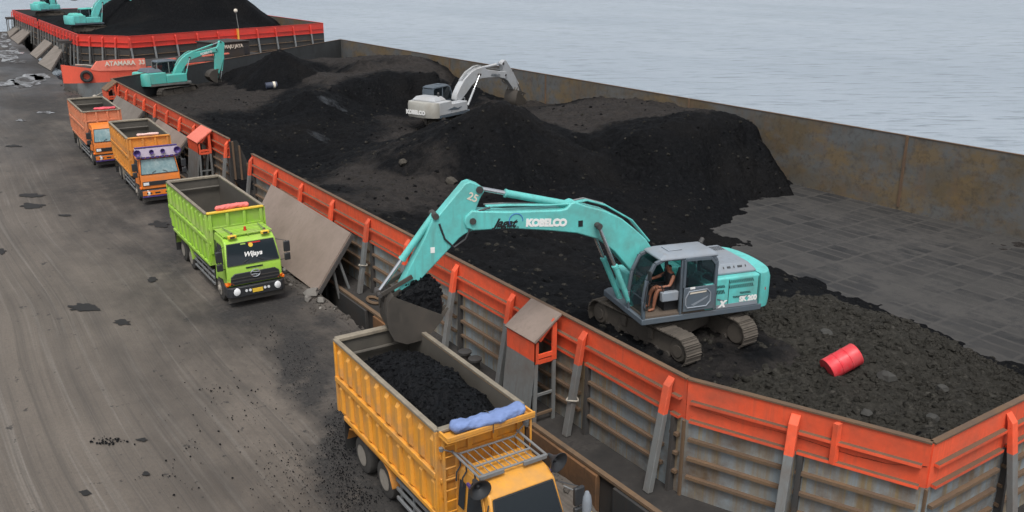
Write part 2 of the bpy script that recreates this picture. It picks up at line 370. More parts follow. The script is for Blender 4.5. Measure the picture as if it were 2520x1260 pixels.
# ------------------------------------------------------------------ quay ground
def quay_edge(y):
    xs = np.interp(y, [-20, 40, 75, 101, 120, 170, 205], [12.85, 12.85, 13.4, 15.0, 15.4, 17.6, 20.0])
    return float(xs)
def ground_mat():
    m, n, b = newmat('coal_dusted_ground'); h = N(n, 'World')
    X, Y, Z = h.xyz()
    wob = h.map((1, 1, 1))
    base = h.mix(h.noise(.22, 7, .65), (.088, .074, .061), (.172, .147, .122))
    h.co = h.mix(1.0, h.co, h.mix(1.0, h.mix(1.0, h.noise(.028, 2, .4, None, 0, 'Color'), (.5, .5, .5), 'SUBTRACT'), (4.5, 0, 0), 'MULTIPLY'), 'ADD')
    # wheel tracks along the quay
    tr = h.noise(1.0, 5, .6, h.map((1.5, .035, 1), rot=(0, 0, .03)), .6)
    c = h.mix(h.ramp(tr, (.30, .5), (.54, 0)), base, (.060, .053, .046))
    tr2 = h.noise(1.0, 4, .6, h.map((4.2, .06, 1), rot=(0, 0, -.05), loc=(3, 1, 0)), .5)
    c = h.mix(h.ramp(tr2, (.54, 0), (.70, .55)), c, (.215, .197, .175))
    tr3 = h.noise(1.0, 3, .5, h.map((7.0, .05, 1), rot=(0, 0, .16), loc=(9, 1, 0)), .8)
    c = h.mix(h.ramp(tr3, (.33, .4), (.44, 0)), c, (.066, .059, .051))
    # coal fines trodden in beside the loading lane
    lane = h.ramp(h.math('MULTIPLY', h.math('ADD', X, 1.0), .1), (.2, 0), (1.0, 1))
    pat = h.ramp(h.noise(.32, 7, .68, h.map((1, .45, 1))), (.36, 0), (.62, 1))
    c = h.mix(h.math('MULTIPLY', h.math('MULTIPLY', lane, pat), .95), c, (.022, .0195, .017))
    far = h.ramp(h.math('MULTIPLY', Y, .01), (.38, 0), (1.0, 1))
    patf = h.ramp(h.noise(.12, 6, .65, h.map((1, .3, 1), loc=(4, 4, 0))), (.40, 0), (.60, 1))
    c = h.mix(h.math('MULTIPLY', h.math('MULTIPLY', far, patf), .85), c, (.026, .024, .022))
    at = n.nodes.new('ShaderNodeAttribute'); at.attribute_name = 'fines'
    fw = h.ramp(h.math('MULTIPLY', at.outputs['Fac'], h.ramp(h.noise(1.1, 8, .75), (.26, 0), (.58, 1))), (.06, 0), (.38, 1))
    c = h.mix(h.math('MULTIPLY', fw, .93), c, (.018, .0172, .0165))
    # spots of spilt coal
    sp = h.ramp(h.noise(1.3, 5, .72, h.map((1, .8, 1), loc=(1, 2, 0))), (.63, 0), (.67, 1))
    c = h.mix(h.math('MULTIPLY', sp, .85), c, (.020, .019, .018))
    sp2 = h.ramp(h.voro(2.2, h.map((1, .8, 1))), (.05, 1), (.10, 0))
    gate = h.ramp(h.noise(.2, 3, .5, h.map((1, 1, 1), loc=(8, 3, 0))), (.48, 0), (.6, 1))
    c = h.mix(h.math('MULTIPLY', h.math('MULTIPLY', sp2, gate), .8), c, (.022, .021, .02))
    # fine grit
    c = h.mix(h.ramp(h.noise(9, 6, .7), (.45, 0), (.75, .5)), c, (.07, .064, .058))
    wet = h.math('MULTIPLY', far, h.ramp(h.noise(.10, 4, .5, h.map((1, .4, 1), loc=(11, 2, 0))), (.45, 0), (.6, 1)))
    h.set(b, Base_Color=c, Roughness=h.mix(wet, (.88, .88, .88), (.42, .42, .42)))
    p = h.bump(b, tr, .5, .10)
    p = h.bump(b, h.noise(.9, 6, .65), .5, .09, p)
    h.bump(b, h.noise(12, 5, .7), .35, .02, p)
    return m
M['ground'] = ground_mat()
FINES = [(735, 880, 45, 85, .9), (850, 1120, 70, 120, 1), (960, 1250, 90, 60, 1), (780, 950, 40, 60, .8), (330, 420, 120, 60, .7), (450, 520, 60, 60, .8), (690, 740, 70, 35, .7), (600, 760, 90, 40, .6), (250, 330, 60, 70, .6), (560, 560, 60, 60, .6), (100, 250, 90, 30, .5), (60, 150, 80, 40, .7), (800, 790, 60, 30, .5), (1150, 1180, 120, 80, 1), (430, 640, 60, 60, .4), (200, 470, 80, 30, .35)]
def quay():
    mb = MB(); ys = [-22 + .5*i for i in range(455)]
    ds = [0, .12, .3, .6, 1.0] + [1.5 + .6*k for k in range(36)] + [24, 28, 34, 42, 55, 75, 110, 165]; ds = ds[::-1]; rows = []
    blobs = []
    for px, py, rx, ry, a in FINES:
        c = G(px, py, 0); e1 = G(px + rx, py, 0); e2 = G(px, py - ry, 0); Mi = np.linalg.inv(np.array([[e1[0] - c[0], e2[0] - c[0]], [e1[1] - c[1], e2[1] - c[1]]])); blobs.append((c, Mi, a))
    fin = []
    for y in ys:
        e = quay_edge(y) + .18*mnoise.noise((0, y*.9, 3)) + .10*mnoise.noise((1, y*2.7, 3)); r = []
        for d in ds:
            x = e - d
            z = .02*mnoise.noise((x*.5, y*.16, 0)) + .012*mnoise.noise((x*1.7, y*.2, 5))
            if d < 1.4: z += (1.4 - d)/1.4*(.16*mnoise.noise((x, y*.6, 9)) - .02)
            r.append((x, y, z)); v = 0
            for c, Mi, a in blobs:
                q = Mi @ np.array([x - c[0], y - c[1]]); v = max(v, a*math.exp(-float(q @ q)))
            fin.append(v)
        r.append((e + .1, y, -.5)); r.append((e + .02, y, -4)); fin += [.3, .3]; rows.append(r)
    n = len(rows[0]); vs = [p for r in rows for p in r]
    fs = [(i*n + j, i*n + j + 1, (i + 1)*n + j + 1, (i + 1)*n + j) for i in range(len(rows) - 1) for j in range(n - 1)]
    mb.add(vs, fs); k = len(vs)
    o = mb.build('quay_ground', M['ground'], smooth=60)
    a_ = o.data.attributes.new('fines', 'FLOAT', 'POINT'); a_.data.foreach_set('value', np.array(fin, np.float32))
    tag(o, kind='structure')
quay()

# ------------------------------------------------------------------ water
def sea_mat():
    m, n, b = newmat('grey_river_water'); h = N(n, 'World')
    c = h.mix(h.ramp(h.noise(.018, 5, .6, h.map((1, .4, 1))), (.38, 0), (.62, 1)), (.305, .36, .415), (.35, .405, .46))
    h.co = h.map((1, 1, 1), rot=(0, 0, rad(34)))
    rp = h.noise(.6, 7, .66, h.map((.36, 1.7, 1)), .3)
    c = h.mix(h.ramp(rp, (.36, .75), (.47, 0)), c, (.18, .22, .255))
    h.set(b, Base_Color=c, Roughness=.25, IOR=1.33)
    p = h.bump(b, rp, .8, .45)
    h.bump(b, h.noise(1.8, 5, .65, h.map((.5, 1.3, 1))), .6, .12, p)
    return m
M['sea'] = sea_mat()
mb = MB(); mb.add([(-4000, -600, -2.2), (5000, -600, -2.2), (5000, 7000, -2.2), (-4000, 7000, -2.2)], [(0, 1, 2, 3)])
tag(mb.build('river_water', M['sea']), kind='structure')

def puddle_mat(name, c, r):
    m, n, b = newmat(name); h = N(n, 'World')
    h.set(b, Base_Color=h.mix(h.noise(.6, 5), tuple(x*.8 for x in c), c), Roughness=r); h.bump(b, h.noise(2.0, 3), .05, .02); return m
def water_patch():
    m, n, b = newmat('standing_water'); h = N(n, 'World')
    f = h.ramp(h.noise(.55, 7, .7, h.map((1, .35, 1)), .8), (.40, 0), (.56, 1))
    h.set(b, Base_Color=h.mix(f, (.26, .27, .28), (.032, .029, .027)), Roughness=h.mix(f, (.07, .07, .07), (.7, .7, .7))); return m
M['puddle'] = water_patch()
M['mud'] = puddle_mat('wet_black_mud', (.012, .0115, .011), .75)
M['scar'] = plain('pale_scraped_ground', (.20, .185, .165), .9, 0, .25, 3)
def blot(name, px, py, rx, ry, m, seed, z=.065, k=40):
    cx, cy, _ = G(px, py, 0); e1 = G(px + rx, py, 0); e2 = G(px, py - ry, 0)
    ax = Vector((e1[0] - cx, e1[1] - cy)); ay = Vector((e2[0] - cx, e2[1] - cy)); vs = [(cx, cy, z)]
    for i in range(k):
        a = 2*PI*i/k; r = .78 + .42*mnoise.fractal((math.cos(a)*1.3 + seed*3.1, math.sin(a)*1.3, seed), 1, 2, 4)*1.3
        p = ax*math.cos(a)*r + ay*math.sin(a)*r; x = min(cx + p.x, quay_edge(cy + p.y) - .4)
        vs.append((x, cy + p.y, z))
    mb = MB(); mb.add(vs, [(0, 1 + i, 1 + (i + 1) % k) for i in range(k)])
    tag(mb.build(name, m), kind='structure')
for i, a in enumerate([(68, 199, 52, 17), (20, 205, 34, 9), (25, 135, 40, 20), (10, 106, 26, 12), (44, 153, 26, 5), (112, 277, 22, 4), (52, 297, 16, 3), (100, 188, 30, 8), (8, 88, 12, 8)]): blot('puddle', *a, M['puddle'], i + 1, .034)
for i, a in enumerate([(80, 508, 34, 7), (75, 482, 36, 6), (35, 360, 25, 3), (205, 758, 44, 11), (300, 795, 28, 8), (5, 620, 14, 8), (160, 531, 20, 3), (375, 690, 18, 7), (395, 552, 30, 9), (350, 1085, 16, 5), (360, 1168, 12, 6), (210, 1215, 16, 8)]): blot('mud_patch', *a, M['mud'], i + 21, .037)

def lump(mb, c, r, seed, mi=0, flat=.75):
    "one broken lump: a jittered low sphere"
    R = random.Random(seed); vs = [(0, 0, 1)]; 
    for a in (.9, .0, -.8):
        n = 6 if a == 0 else 5
        for k in range(5):
            q = 2*PI*(k + R.random()*.5)/5; rr = math.cos(a)*(.75 + .5*R.random())
            vs.append((rr*math.cos(q), rr*math.sin(q), math.sin(a)*(.7 + .4*R.random())))
    vs.append((0, 0, -.9)); fs = []
    for k in range(5):
        j = (k + 1) % 5
        fs += [(0, 1 + k, 1 + j), (1 + k, 6 + k, 6 + j, 1 + j), (6 + k, 11 + k, 11 + j, 6 + j), (16, 11 + j, 11 + k)]
    t = R.random()*6; ct, st = math.cos(t), math.sin(t); sx = r*(.8 + .5*R.random()); sy = r*(.7 + .4*R.random())
    mb.add([(c[0] + (x*sx*ct - y*sy*st), c[1] + (x*sx*st + y*sy*ct), c[2] + z*r*flat) for x, y, z in vs], fs, mi)

# spilt coal beside the loading lane
mb = MB(); R = random.Random(5); k = 0
for (px, py, sx, sy, cnt, rs) in [(735, 905, 45, 80, 500, .014), (840, 1110, 50, 110, 1100, .016), (720, 1170, 90, 80, 330, .016), (600, 1000, 160, 120, 110, .022), (660, 830, 40, 50, 60, .02), (880, 1230, 70, 40, 400, .016), (270, 1088, 40, 8, 60, .03), (450, 1150, 120, 90, 45, .022), (520, 960, 30, 12, 12, .03)]:
    for _ in range(cnt):
        x, y, _z = G(px + R.gauss(0, sx*.55), py + R.gauss(0, sy*.55), 0)
        if x < 12.5: lump(mb, (x, y, .04), rs*(.4 + 1.1*R.random()**2), k); k += 1
tag(mb.build('spilt_coal', M['coalload'], smooth=0), 'black coal crumbs spilt on the ground beside the yellow truck', None, kind='stuff')
# broken concrete and soil along the quay edge
mb = MB()
for _ in range(900):
    y = R.uniform(16, 60) if R.random() < .7 else R.uniform(60, 115); e = quay_edge(y); x = e - abs(R.gauss(0, .45))
    lump(mb, (x, y, .03), .03 + .11*R.random()**4, k, 1 if R.random() < .08 else 0); k += 1
tag(mb.build('edge_rubble', [plain('soil_rubble', (.062, .055, .048), .9, 0, .3), plain('concrete_rubble', (.25, .235, .21), .9, 0, .2)], smooth=0), 'broken soil and stones along the quay edge', None, kind='stuff')
mb = MB()
for px, py, r in [(768, 722, .34), (790, 740, .22), (757, 735, .2)]: lump(mb, G(px, py, .1), r, k); k += 1
bl = mb.build('concrete_lump', plain('pale_concrete', (.16, .15, .135), .9, 0, .2, 4), smooth=0); tag(bl, 'pale broken concrete lumps at the lower corner of the big loading ramp', 'rubble')

# ------------------------------------------------------------------ the near barge
ZT, ZD, ZF = 3.1, -.25, -1.5
barge = thing('coal_barge', (32, 60, -2.6), 'large open coal barge with bright orange-red topped side walls, nearest the viewer', 'barge', 'coal barges moored at the quay')
def part(mb, name, m, parent, **k):
    return mb.build(name, m, parent, world=True, **k)
mb = MB(); dz = .06
outer = [(14.1, 2), (51, 2), (51, 118), (14.1, 93)]
mb.add([(14.1, 2, ZD), (51, 2, ZD), (51, 9.3, ZD), (17.35, 9.3, ZD), (15.22, 14.6, ZD), (15.5, 87.3, ZD), (50, 115.4, ZD), (50, 9.3, ZD), (51, 118, ZD), (14.1, 93, ZD)],
       [(0, 1, 2, 7, 3), (0, 3, 4), (0, 4, 5, 9), (5, 6, 8, 9), (7, 2, 8, 6)])
part(mb, 'deck', M['deck'], barge)
for a, b in zip(outer, outer[1:] + outer[:1]):
    mb = MB(); d = Vector((b[0] - a[0], b[1] - a[1], 0)).normalized(); nn = Vector((d.y, -d.x, 0))
    mb.bar((a[0] - nn.x*.05, a[1] - nn.y*.05, -1.9), (b[0] - nn.x*.05, b[1] - nn.y*.05, -1.9), .1, 3.28)
    part(mb, 'hull_plate', M['hulldark'], barge)
# rusty fender plates and rub rail on the quay side of the hull
y = 13.2
for i in range(17):
    L = 3.4 if i % 2 else 2.6
    mb = MB(); mb.box(13.93, 14.09, y, y + L, -2.0, ZD - .03); part(mb, 'fender_plate', M['hullrust'] if i % 3 == 1 else M['hulldark'], barge, bevel=.02)
    y += L + .7
mb = MB(); mb.box(14.0, 14.16, 2, 92, ZD + .003, ZD + .09); part(mb, 'deck_edge_rail', M['rust'], barge)
# hold floor and hold sides below deck
mb = MB(); mb.add([(15.22, 9.3, ZF), (50, 9.3, ZF), (50, 115.4, ZF), (15.5, 87.3, ZF)], [(0, 1, 2, 3)])
def floor_mat():
    m, n, b = newmat('scraped_hold_floor'); h = N(n, 'World')
    base = h.mix(h.noise(.35, 6, .65), (.034, .0325, .0305), (.066, .062, .057))
    br = n.nodes.new('ShaderNodeTexBrick'); br.inputs['Scale'].default_value = 1; br.inputs['Brick Width'].default_value = 1.9; br.inputs['Row Height'].default_value = .85
    br.inputs['Mortar Size'].default_value = .12; br.inputs['Mortar Smooth'].default_value = .6; br.offset = 0; br.offset_frequency = 1
    br.inputs['Color1'].default_value = (1, 1, 1, 1); br.inputs['Color2'].default_value = (.2, .2, .2, 1); br.inputs['Mortar'].default_value = (0, 0, 0, 1)
    wv = h.mix(.34, h.map((1, 1, 1), rot=(0, 0, rad(90))), h.noise(.55, 4, .6, h.map((1, 1, 1)), 0, 'Color'), 'ADD'); n.links.new(wv, br.inputs[0])
    cov = h.ramp(h.noise(.30, 7, .72, h.map((1.1, .8, 1))), (.40, 0), (.54, 1))
    c = h.mix(h.math('MULTIPLY', br.outputs[0], cov), base, (.0115, .012, .0128))
    sc_ = h.noise(1, 4, .6, h.map((3.5, .15, 1)))
    c = h.mix(h.ramp(sc_, (.60, 0), (.78, .35)), c, (.11, .104, .095))
    c = h.mix(h.ramp(h.noise(1.2, 7, .75), (.50, 0), (.66, .9)), c, (.024, .024, .0245))
    c = h.mix(h.ramp(h.noise(.25, 5, .65, h.map((1, 1, 1), loc=(5, 5, 0))), (.52, 0), (.66, .6)), c, (.040, .038, .035))
    h.set(b, Base_Color=c, Roughness=.72); h.bump(b, h.noise(4, 5, .7), .4, .05); return m
part(mb, 'hold_floor', floor_mat(), barge)

def wall_run(bg, p0, p1, side, cuts, zt=ZT, zd=ZD, red=1.12, mr='red', ml='wallgrey', mi='wallinner', brace=True, levels=None, out=.62, zin=None, braces_at=None, mb_='greysteel', zin_name=True, slim=1.0, stiff=True, mpost='darksteel'):
    "a side wall built bay by bay from p0 to p1; side = outward normal; cuts = distances where a brace stands"
    p0 = Vector((*p0, 0)); p1 = Vector((*p1, 0)); L = (p1 - p0).length; d = (p1 - p0)/L; n = Vector((side[0], side[1], 0)).normalized()
    zr = zt - red; up = Vector((0, 0, 1))
    P = lambda t, o, z: p0 + d*t + n*o + up*z
    cuts = [0] + [c for c in cuts if .3 < c < L - .3] + [L]
    mats = [M[mr], M[mi], M['rustgrey']]; matl = [M[ml], M[mi], M['rust']]
    def slab(t0, t1, o0, o1, z0, z1, name, m, fi):
        mb = MB(); mb.hexa([P(t0, o0, z0), P(t1, o0, z0), P(t1, o1, z0), P(t0, o1, z0), P(t0, o0, z1), P(t1, o0, z1), P(t1, o1, z1), P(t0, o1, z1)], fi)
        return part(mb, name, m, bg)
    zi = zd if zin is None else zin
    for a, b in zip(cuts[:-1], cuts[1:]):
        slab(a, b, -.09, 0, zr, zt, 'upper_wall_plate', mats, [0, 2, 1, 0, 0, 0])
        slab(a, b, -.09, 0, zi, zr, 'lower_wall_plate', matl, [0, 0, 1, 0, 0, 0])
        slab(a, b, -.115, .04, zt + .002, zt + .045, 'wall_cap', M['rustgrey'] if bg is barge else M[mr], 0)
        if not stiff: continue
        lv = levels or [zt - .55, zr + .04, zr - .5, zr - 1.05, zr - 1.6]
        for z in lv:
            if z < zd + .1: continue
            rd = z > zr
            slab(a + .13, b - .13, .003, .125 if rd else .12, z - .05, z + (.03 if rd else .035), 'stiffener', [M[mr if rd else 'rust'], M['rustgrey']], [0, 1 if bg is barge else 0, 0, 0, 0, 0])
    if brace:
        for c in (braces_at if braces_at is not None else cuts[:-1]):
            w_ = .115*slim; mb = MB(); rings = []
            for o, z, q in ((.01, zt - .14, .02), (.12, zt - .34, .085), (.24, zr + .01, .10), (.243, zr, .10), (out, zd + .02, .11)):
                rings.append([P(c - w_, o - q*.6, z), P(c + w_, o - q*.6, z), P(c + w_, o + q, z), P(c - w_, o + q, z)])
            mb.loft(rings, [0, 0, 1, 1]); part(mb, 'brace', [M[mr], M[mb_]], bg, bevel=.012, smooth=0, seg=1)
            mb = MB(); mb.hexa([P(c + .17, .003, zd), P(c + .29, .003, zd), P(c + .29, .20, zd), P(c + .17, .20, zd), P(c + .17, .003, zr), P(c + .29, .003, zr), P(c + .29, .12, zr), P(c + .17, .12, zr)])
            part(mb, 'wall_post', M[mpost], bg)
yB = [48.0, 44.1, 40.6, 36.85, 33.15, 29.6, 25.95, 22.4, 18.68, 15.1]
wall_run(barge, (15.2, 48.1), (15.2, 14.55), (-1, 0), [48.1 - y for y in yB], zin=ZF, braces_at=[.13] + [48.1 - y for y in yB[1:]])
yA = [87.2, 83.76, 80.6, 77.5, 74.3, 70.8, 67.3, 63.8, 60.3, 56.8]
wall_run(barge, (15.55, 87.3), (15.5, 53.1), (-1, 0), [87.3 - y for y in yA], zin=ZF, braces_at=[87.3 - y for y in yA[1:]] + [34.0])
nC = Vector((-5.3, -2.2, 0)).normalized()
wall_run(barge, (15.2, 14.52), (17.38, 9.22), (nC.x, nC.y), [2.75], zin=ZF, braces_at=[2.75])
wall_run(barge, (17.42, 9.2), (50, 9.2), (0, -1), [3.1, 6.8, 10.4, 14, 18, 22, 26, 30], zin=ZF, braces_at=[3.1, 6.8, 10.4, 14, 18])
wall_run(barge, (50, 9.2), (50, 115.3), (1, 0), [6*i for i in range(1, 17)], zin=ZF, brace=False, stiff=False)
nE = Vector((-28.1, 34.5, 0)).normalized()
wall_run(barge, (50, 115.4), (15.5, 87.35), (nE.x, nE.y), [7.4, 14.8, 22.2, 29.6, 37], zin=ZF, brace=False, stiff=False, mi='endinner')
# weld strips up the inside of the far wall
for y in (31, 49.5, 68.2, 86):
    mb = MB(); mb.box(49.84, 49.905, y, y + .16, ZF + .2, ZT); part(mb, 'plate_joint', M['rustgrey'], barge)
# small upright on the chamfer and the corner angle
mb = MB(); mb.bar(Vector((16.62, 11.07, 2.0)) + nC*.09, Vector((16.62, 11.07, 3.05)) + nC*.09, .13, .16, (1, 0, 0)); part(mb, 'short_post', M['red'], barge)
mb = MB(); mb.bar((17.39, 9.19, ZD), (17.39, 9.19, ZT - 1.13), .06, .06, (1, 0, 0)); part(mb, 'corner_angle', M['rust'], barge)
mb = MB(); mb.bar((15.15, 14.53, ZD), (15.15, 14.53, ZT - 1.13), .07, .07, (1, 0, 0)); part(mb, 'corner_angle', M['rust'], barge)
# the gap between the two wall lengths: edge plate of a door swung inwards
mb = MB(); mb.prism([(15.45, 52.98, ZD), (16.9, 52.98, ZD), (16.6, 52.98, 1.2), (15.95, 52.98, 3.0), (15.45, 52.98, 3.0)], (0, -.07, 0)); part(mb, 'door_jamb', M['deck'], barge)
for x, zt_ in ((15.62, 3.0), (16.0, 2.7), (16.4, 1.6)):
    mb = MB(); mb.box(x - .05, x + .05, 52.80, 52.905, ZD, zt_); part(mb, 'jamb_rib', M['rustgrey'], barge)

def trunk(bg, x, y0, y1, zt=ZT, zd=ZD, mr='red', ml='greysteel', lid='rampplate', drop=.62, dep=.98):
    "slanted-lid box standing against the wall, open on the side towards the viewer"
    xo = x - dep
    mb = MB(); mb.hexa([(xo, y0 - .06, zt - drop - .02), (x - .02, y0 - .06, zt + .05), (x - .02, y1 + .06, zt + .05), (xo, y1 + .06, zt - drop - .02),
                        (xo - .05, y0 - .06, zt - drop + .04), (x - .02, y0 - .06, zt + .11), (x - .02, y1 + .06, zt + .11), (xo - .05, y1 + .06, zt - drop + .04)])
    part(mb, 'trunk_lid', M[lid], bg)
    zr = zt - 1.25
    mb = MB(); mb.box(xo, xo + .06, y0, y1, zr, zt - drop - .03); part(mb, 'trunk_front', M[mr], bg)
    mb = MB(); mb.hexa([(xo - .25, y0, zd), (xo - .19, y0, zd), (xo - .19, y1, zd), (xo - .25, y1, zd), (xo, y0, zr - .003), (xo + .06, y0, zr - .003), (xo + .06, y1, zr - .003), (xo, y1, zr - .003)]); part(mb, 'trunk_front', M[ml], bg)
    mb = MB(); mb.box(xo + .07, x - .14, y1 - .06, y1, zd, zt - .75); part(mb, 'trunk_back', M[ml], bg)
    for a, b, wd, mm in [((xo + .09, zr - .1), (xo + .09, zt - drop - .05), .16, mr), ((x - .22, zr - .1), (x - .22, zt - .15), .16, mr), ((xo + .2, zt - drop + .0), (x - .2, zt - .06), .12, mr), ((xo + .17, zr + .12), (x - .3, zr + .12), .13, mr), ((xo + .17, zr - .06), (x - .3, zr - .06), .13, mr),
                         ((xo + .04, zd), (xo + .09, zr - .12), .13, ml), ((x - .22, zd), (x - .22, zr - .12), .12, ml), ((xo + .12, zd + .3), (x - .28, zd + .3), .08, 'rust'), ((xo + .12, zd + .95), (x - .28, zd + .95), .08, ml)]:
        mb = MB(); mb.bar((a[0], y0 + .03, a[1]), (b[0], y0 + .03, b[1]), wd, .06, (0, 1, 0))
        part(mb, 'trunk_frame', M[mm], bg)
trunk(barge, 15.1, 19.75, 21.2)
trunk(barge, 15.42, 56.2, 58.4, lid='coralpale')
trunk(barge, 15.45, 84.2, 86.0, lid='rust')
for x, y in ((14.62, 24.6), (14.6, 23.9)):
    mb = MB(); mb.lathe((x, y, ZD), (0, 0, 1), [(0, .24), (.05, .24), (.06, .17), (.42, .17), (.44, .24), (.52, .24), (.54, .2)], 16); part(mb, 'bollard', M['darksteel'], barge)
mb = MB(); mb.tube([(14.62 + .22*math.cos(a), 31.9 + .42*math.sin(a), ZD + .08) for a in np.linspace(0, 2*PI, 20)], .07, 6, cap=False); part(mb, 'manhole_rim', M['rust'], barge)
# rust-bound lashings seen on three braces
for y, z in ((18.68, .9), (33.15, 1.0)):
    t = (2.0 - z)/2.25; mb = MB(); mb.tube([(15.2 - .27 - .35*t + .18*math.cos(a), y + .16*math.sin(a), z + .03*math.sin(2*a)) for a in np.linspace(0, 2*PI, 14)], .028, 6, cap=False); part(mb, 'lashing', M['rope'], barge)

# ------------------------------------------------------------------ coal in the near barge: one height field
def rbf(P):
    P = np.array(P, float); D = np.sqrt(((P[:, None, :2] - P[None, :, :2])**2).sum(-1) + .02)
    n = len(P); A = np.zeros((n + 1, n + 1)); A[:n, :n] = D; A[:n, n] = 1; A[n, :n] = 1
    c = np.linalg.solve(A, np.append(P[:, 2], 0))
    def f(X, Y):
        X = np.asarray(X, float); Y = np.asarray(Y, float); r = np.full(X.shape, c[n])
        for k in range(n): r = r + c[k]*np.sqrt((X - P[k, 0])**2 + (Y - P[k, 1])**2 + .02)
        return r
    return f
K = []
for y in (14.8, 17, 20, 23, 26, 30, 34, 38, 42): K.append((15.4, y, 2.35))
K += [(15.4, 45.5, 1.9), (15.3, 48, .6), (15.6, 50.5, .25), (15.6, 53, .7), (15.8, 56, 1.7), (15.8, 62, 1.9), (15.8, 70, 1.6), (15.8, 80, 1.2), (16, 86, .8)]
K += [(16.3, 12.2, 2.35), (17.6, 9.5, 2.45), (19.6, 9.5, 2.3), (17.9, 10.3, 2.0)]
for x, y in ((17.1, 16.6), (17.1, 20.9), (19.7, 16.6), (19.7, 20.9), (18.4, 18.7), (16.9, 18.7)): K.append((x, y, 2.24))
K += [G(*a) for a in [
    # coarse pile beside the machine
    (1900, 765, 2.05), (1985, 752, 2.25), (2060, 748, 2.35), (2150, 772, 2.2), (2250, 808, 1.9), (2350, 850, 1.3), (2440, 900, .5), (2500, 955, 1.2),
    (2000, 860, 2.0), (2110, 880, 2.15), (2210, 900, 1.9), (2320, 960, 1.75), (1800, 950, 2.15), (1900, 900, 2.0), (2250, 1010, 2.0), (2120, 990, 2.1), (2010, 965, 2.15), (2390, 1000, 1.9),
    (1930, 690, .4), (2020, 720, -.4),
    # bare floor
    (2140, 735, -1.75), (2260, 790, -1.75), (2360, 840, -1.75), (2460, 885, -1.8), (2520, 900, -1.8), (2000, 660, -1.75), (1900, 610, -1.7), (1800, 560, -1.65), (1760, 570, -1.45), (1830, 640, -1.5), (1850, 500, -1.6), (1940, 480, -1.65), (2100, 560, -1.9), (2300, 640, -1.9), (2520, 700, -1.9), (2520, 600, -1.9), (2200, 540, -1.9), (2000, 480, -1.75), (1600, 570, -.4), (1700, 610, -.6),
    # behind the boom
    (1120, 600, 1.9), (1280, 690, 1.9), (1400, 700, 1.7), (1500, 650, .9), (1300, 560, .8), (1450, 560, .3), (1200, 520, 1.2), (1000, 480, 1.5), (1060, 520, 1.6), (1350, 470, .8), (1500, 470, .2), (1650, 510, -.6),
    # tall cone
    (1215, 255, 4.6), (1232, 264, 4.5), (1258, 257, 4.35), (1290, 270, 3.9), (1180, 296, 3.8), (1140, 345, 2.9), (1080, 395, 1.9), (1010, 430, 1.0), (1220, 355, 2.5), (1230, 450, .55), (1330, 315, 3.1), (1390, 350, 2.2), (1300, 420, 1.1), (1400, 430, .5), (1450, 376, 1.0), (1460, 345, 1.75), (1400, 318, 1.85), (1130, 450, .9), (930, 425, .9), (1190, 470, .6), (1320, 470, .4),
    # right-hand ridge and the bench behind it
    (1500, 358, 1.5), (1560, 336, 2.5), (1600, 318, 2.85), (1700, 310, 2.9), (1780, 300, 2.85), (1838, 292, 2.8), (1865, 318, 2.1),
    (1400, 285, 2.1), (1450, 262, 2.25), (1550, 255, 2.35), (1650, 262, 2.5), (1500, 300, 2.1), (1620, 290, 2.45), (1750, 275, 2.6),
    (1560, 430, .3), (1600, 450, .15), (1670, 400, 1.1), (1680, 455, 0), (1760, 400, .7), (1770, 450, -.4), (1840, 400, .1), (1850, 435, -.8), (1895, 400, -.3), (1910, 440, -1.1), (1800, 480, -1.0), (1700, 490, -.5), (1935, 430, -1.0),
    # around the pale machine and the cut face behind it
    (1060, 318, -.1), (1110, 305, 0), (1170, 285, .3), (1000, 300, .2), (1040, 345, .2), (960, 290, .3), (880, 285, .5), (900, 330, .2), (1110, 250, .2), (1180, 245, .6),
    (830, 212, 2.2), (900, 202, 2.35), (1000, 192, 2.45), (1080, 185, 2.5), (1122, 188, 2.4), (800, 195, 2.0), (880, 175, 2.1), (960, 168, 2.3), (1060, 165, 2.4), (980, 136, 3.4), (930, 150, 2.8), (1040, 148, 3.0),
    (870, 250, .7), (950, 268, .05), (1030, 255, .1), (1090, 240, .3),
    # left and middle
    (690, 120, 4.3), (640, 150, 2.9), (740, 150, 3.0), (690, 165, 2.8), (780, 185, 1.5), (560, 180, 1.7), (600, 205, 1.3), (680, 180, 2.2), (500, 215, 1.2), (440, 232, 1.0), (380, 232, 1.0), (520, 250, 1.2), (600, 230, 1.1), (668, 222, 1.1),
    (620, 250, .9), (660, 250, .9), (720, 238, 1.6), (775, 226, 2.3), (815, 245, 2.1), (850, 300, .6), (770, 290, 1.1), (690, 290, .7), (620, 300, .7), (560, 310, 1.2), (500, 275, 1.5),
    (640, 370, -.1), (700, 400, -.8), (760, 410, -.8), (815, 390, -.5), (750, 340, .2), (840, 345, .1), (690, 430, -.6), (865, 380, .6), (920, 368, .8), (980, 343, .7), (800, 425, .6), (745, 432, .3), (860, 430, .9),
    (640, 440, .1), (610, 410, .2)]]
for px, py in [(845, 160), (900, 150), (960, 136), (1050, 146), (1120, 186), (1160, 225), (1230, 245), (1290, 250), (1380, 262), (1470, 240), (1600, 246), (1700, 266), (1800, 290), (1850, 325), (1900, 392), (1975, 466), (2240, 528), (2520, 592)]:
    K.append(GX(px, py, 49.9))
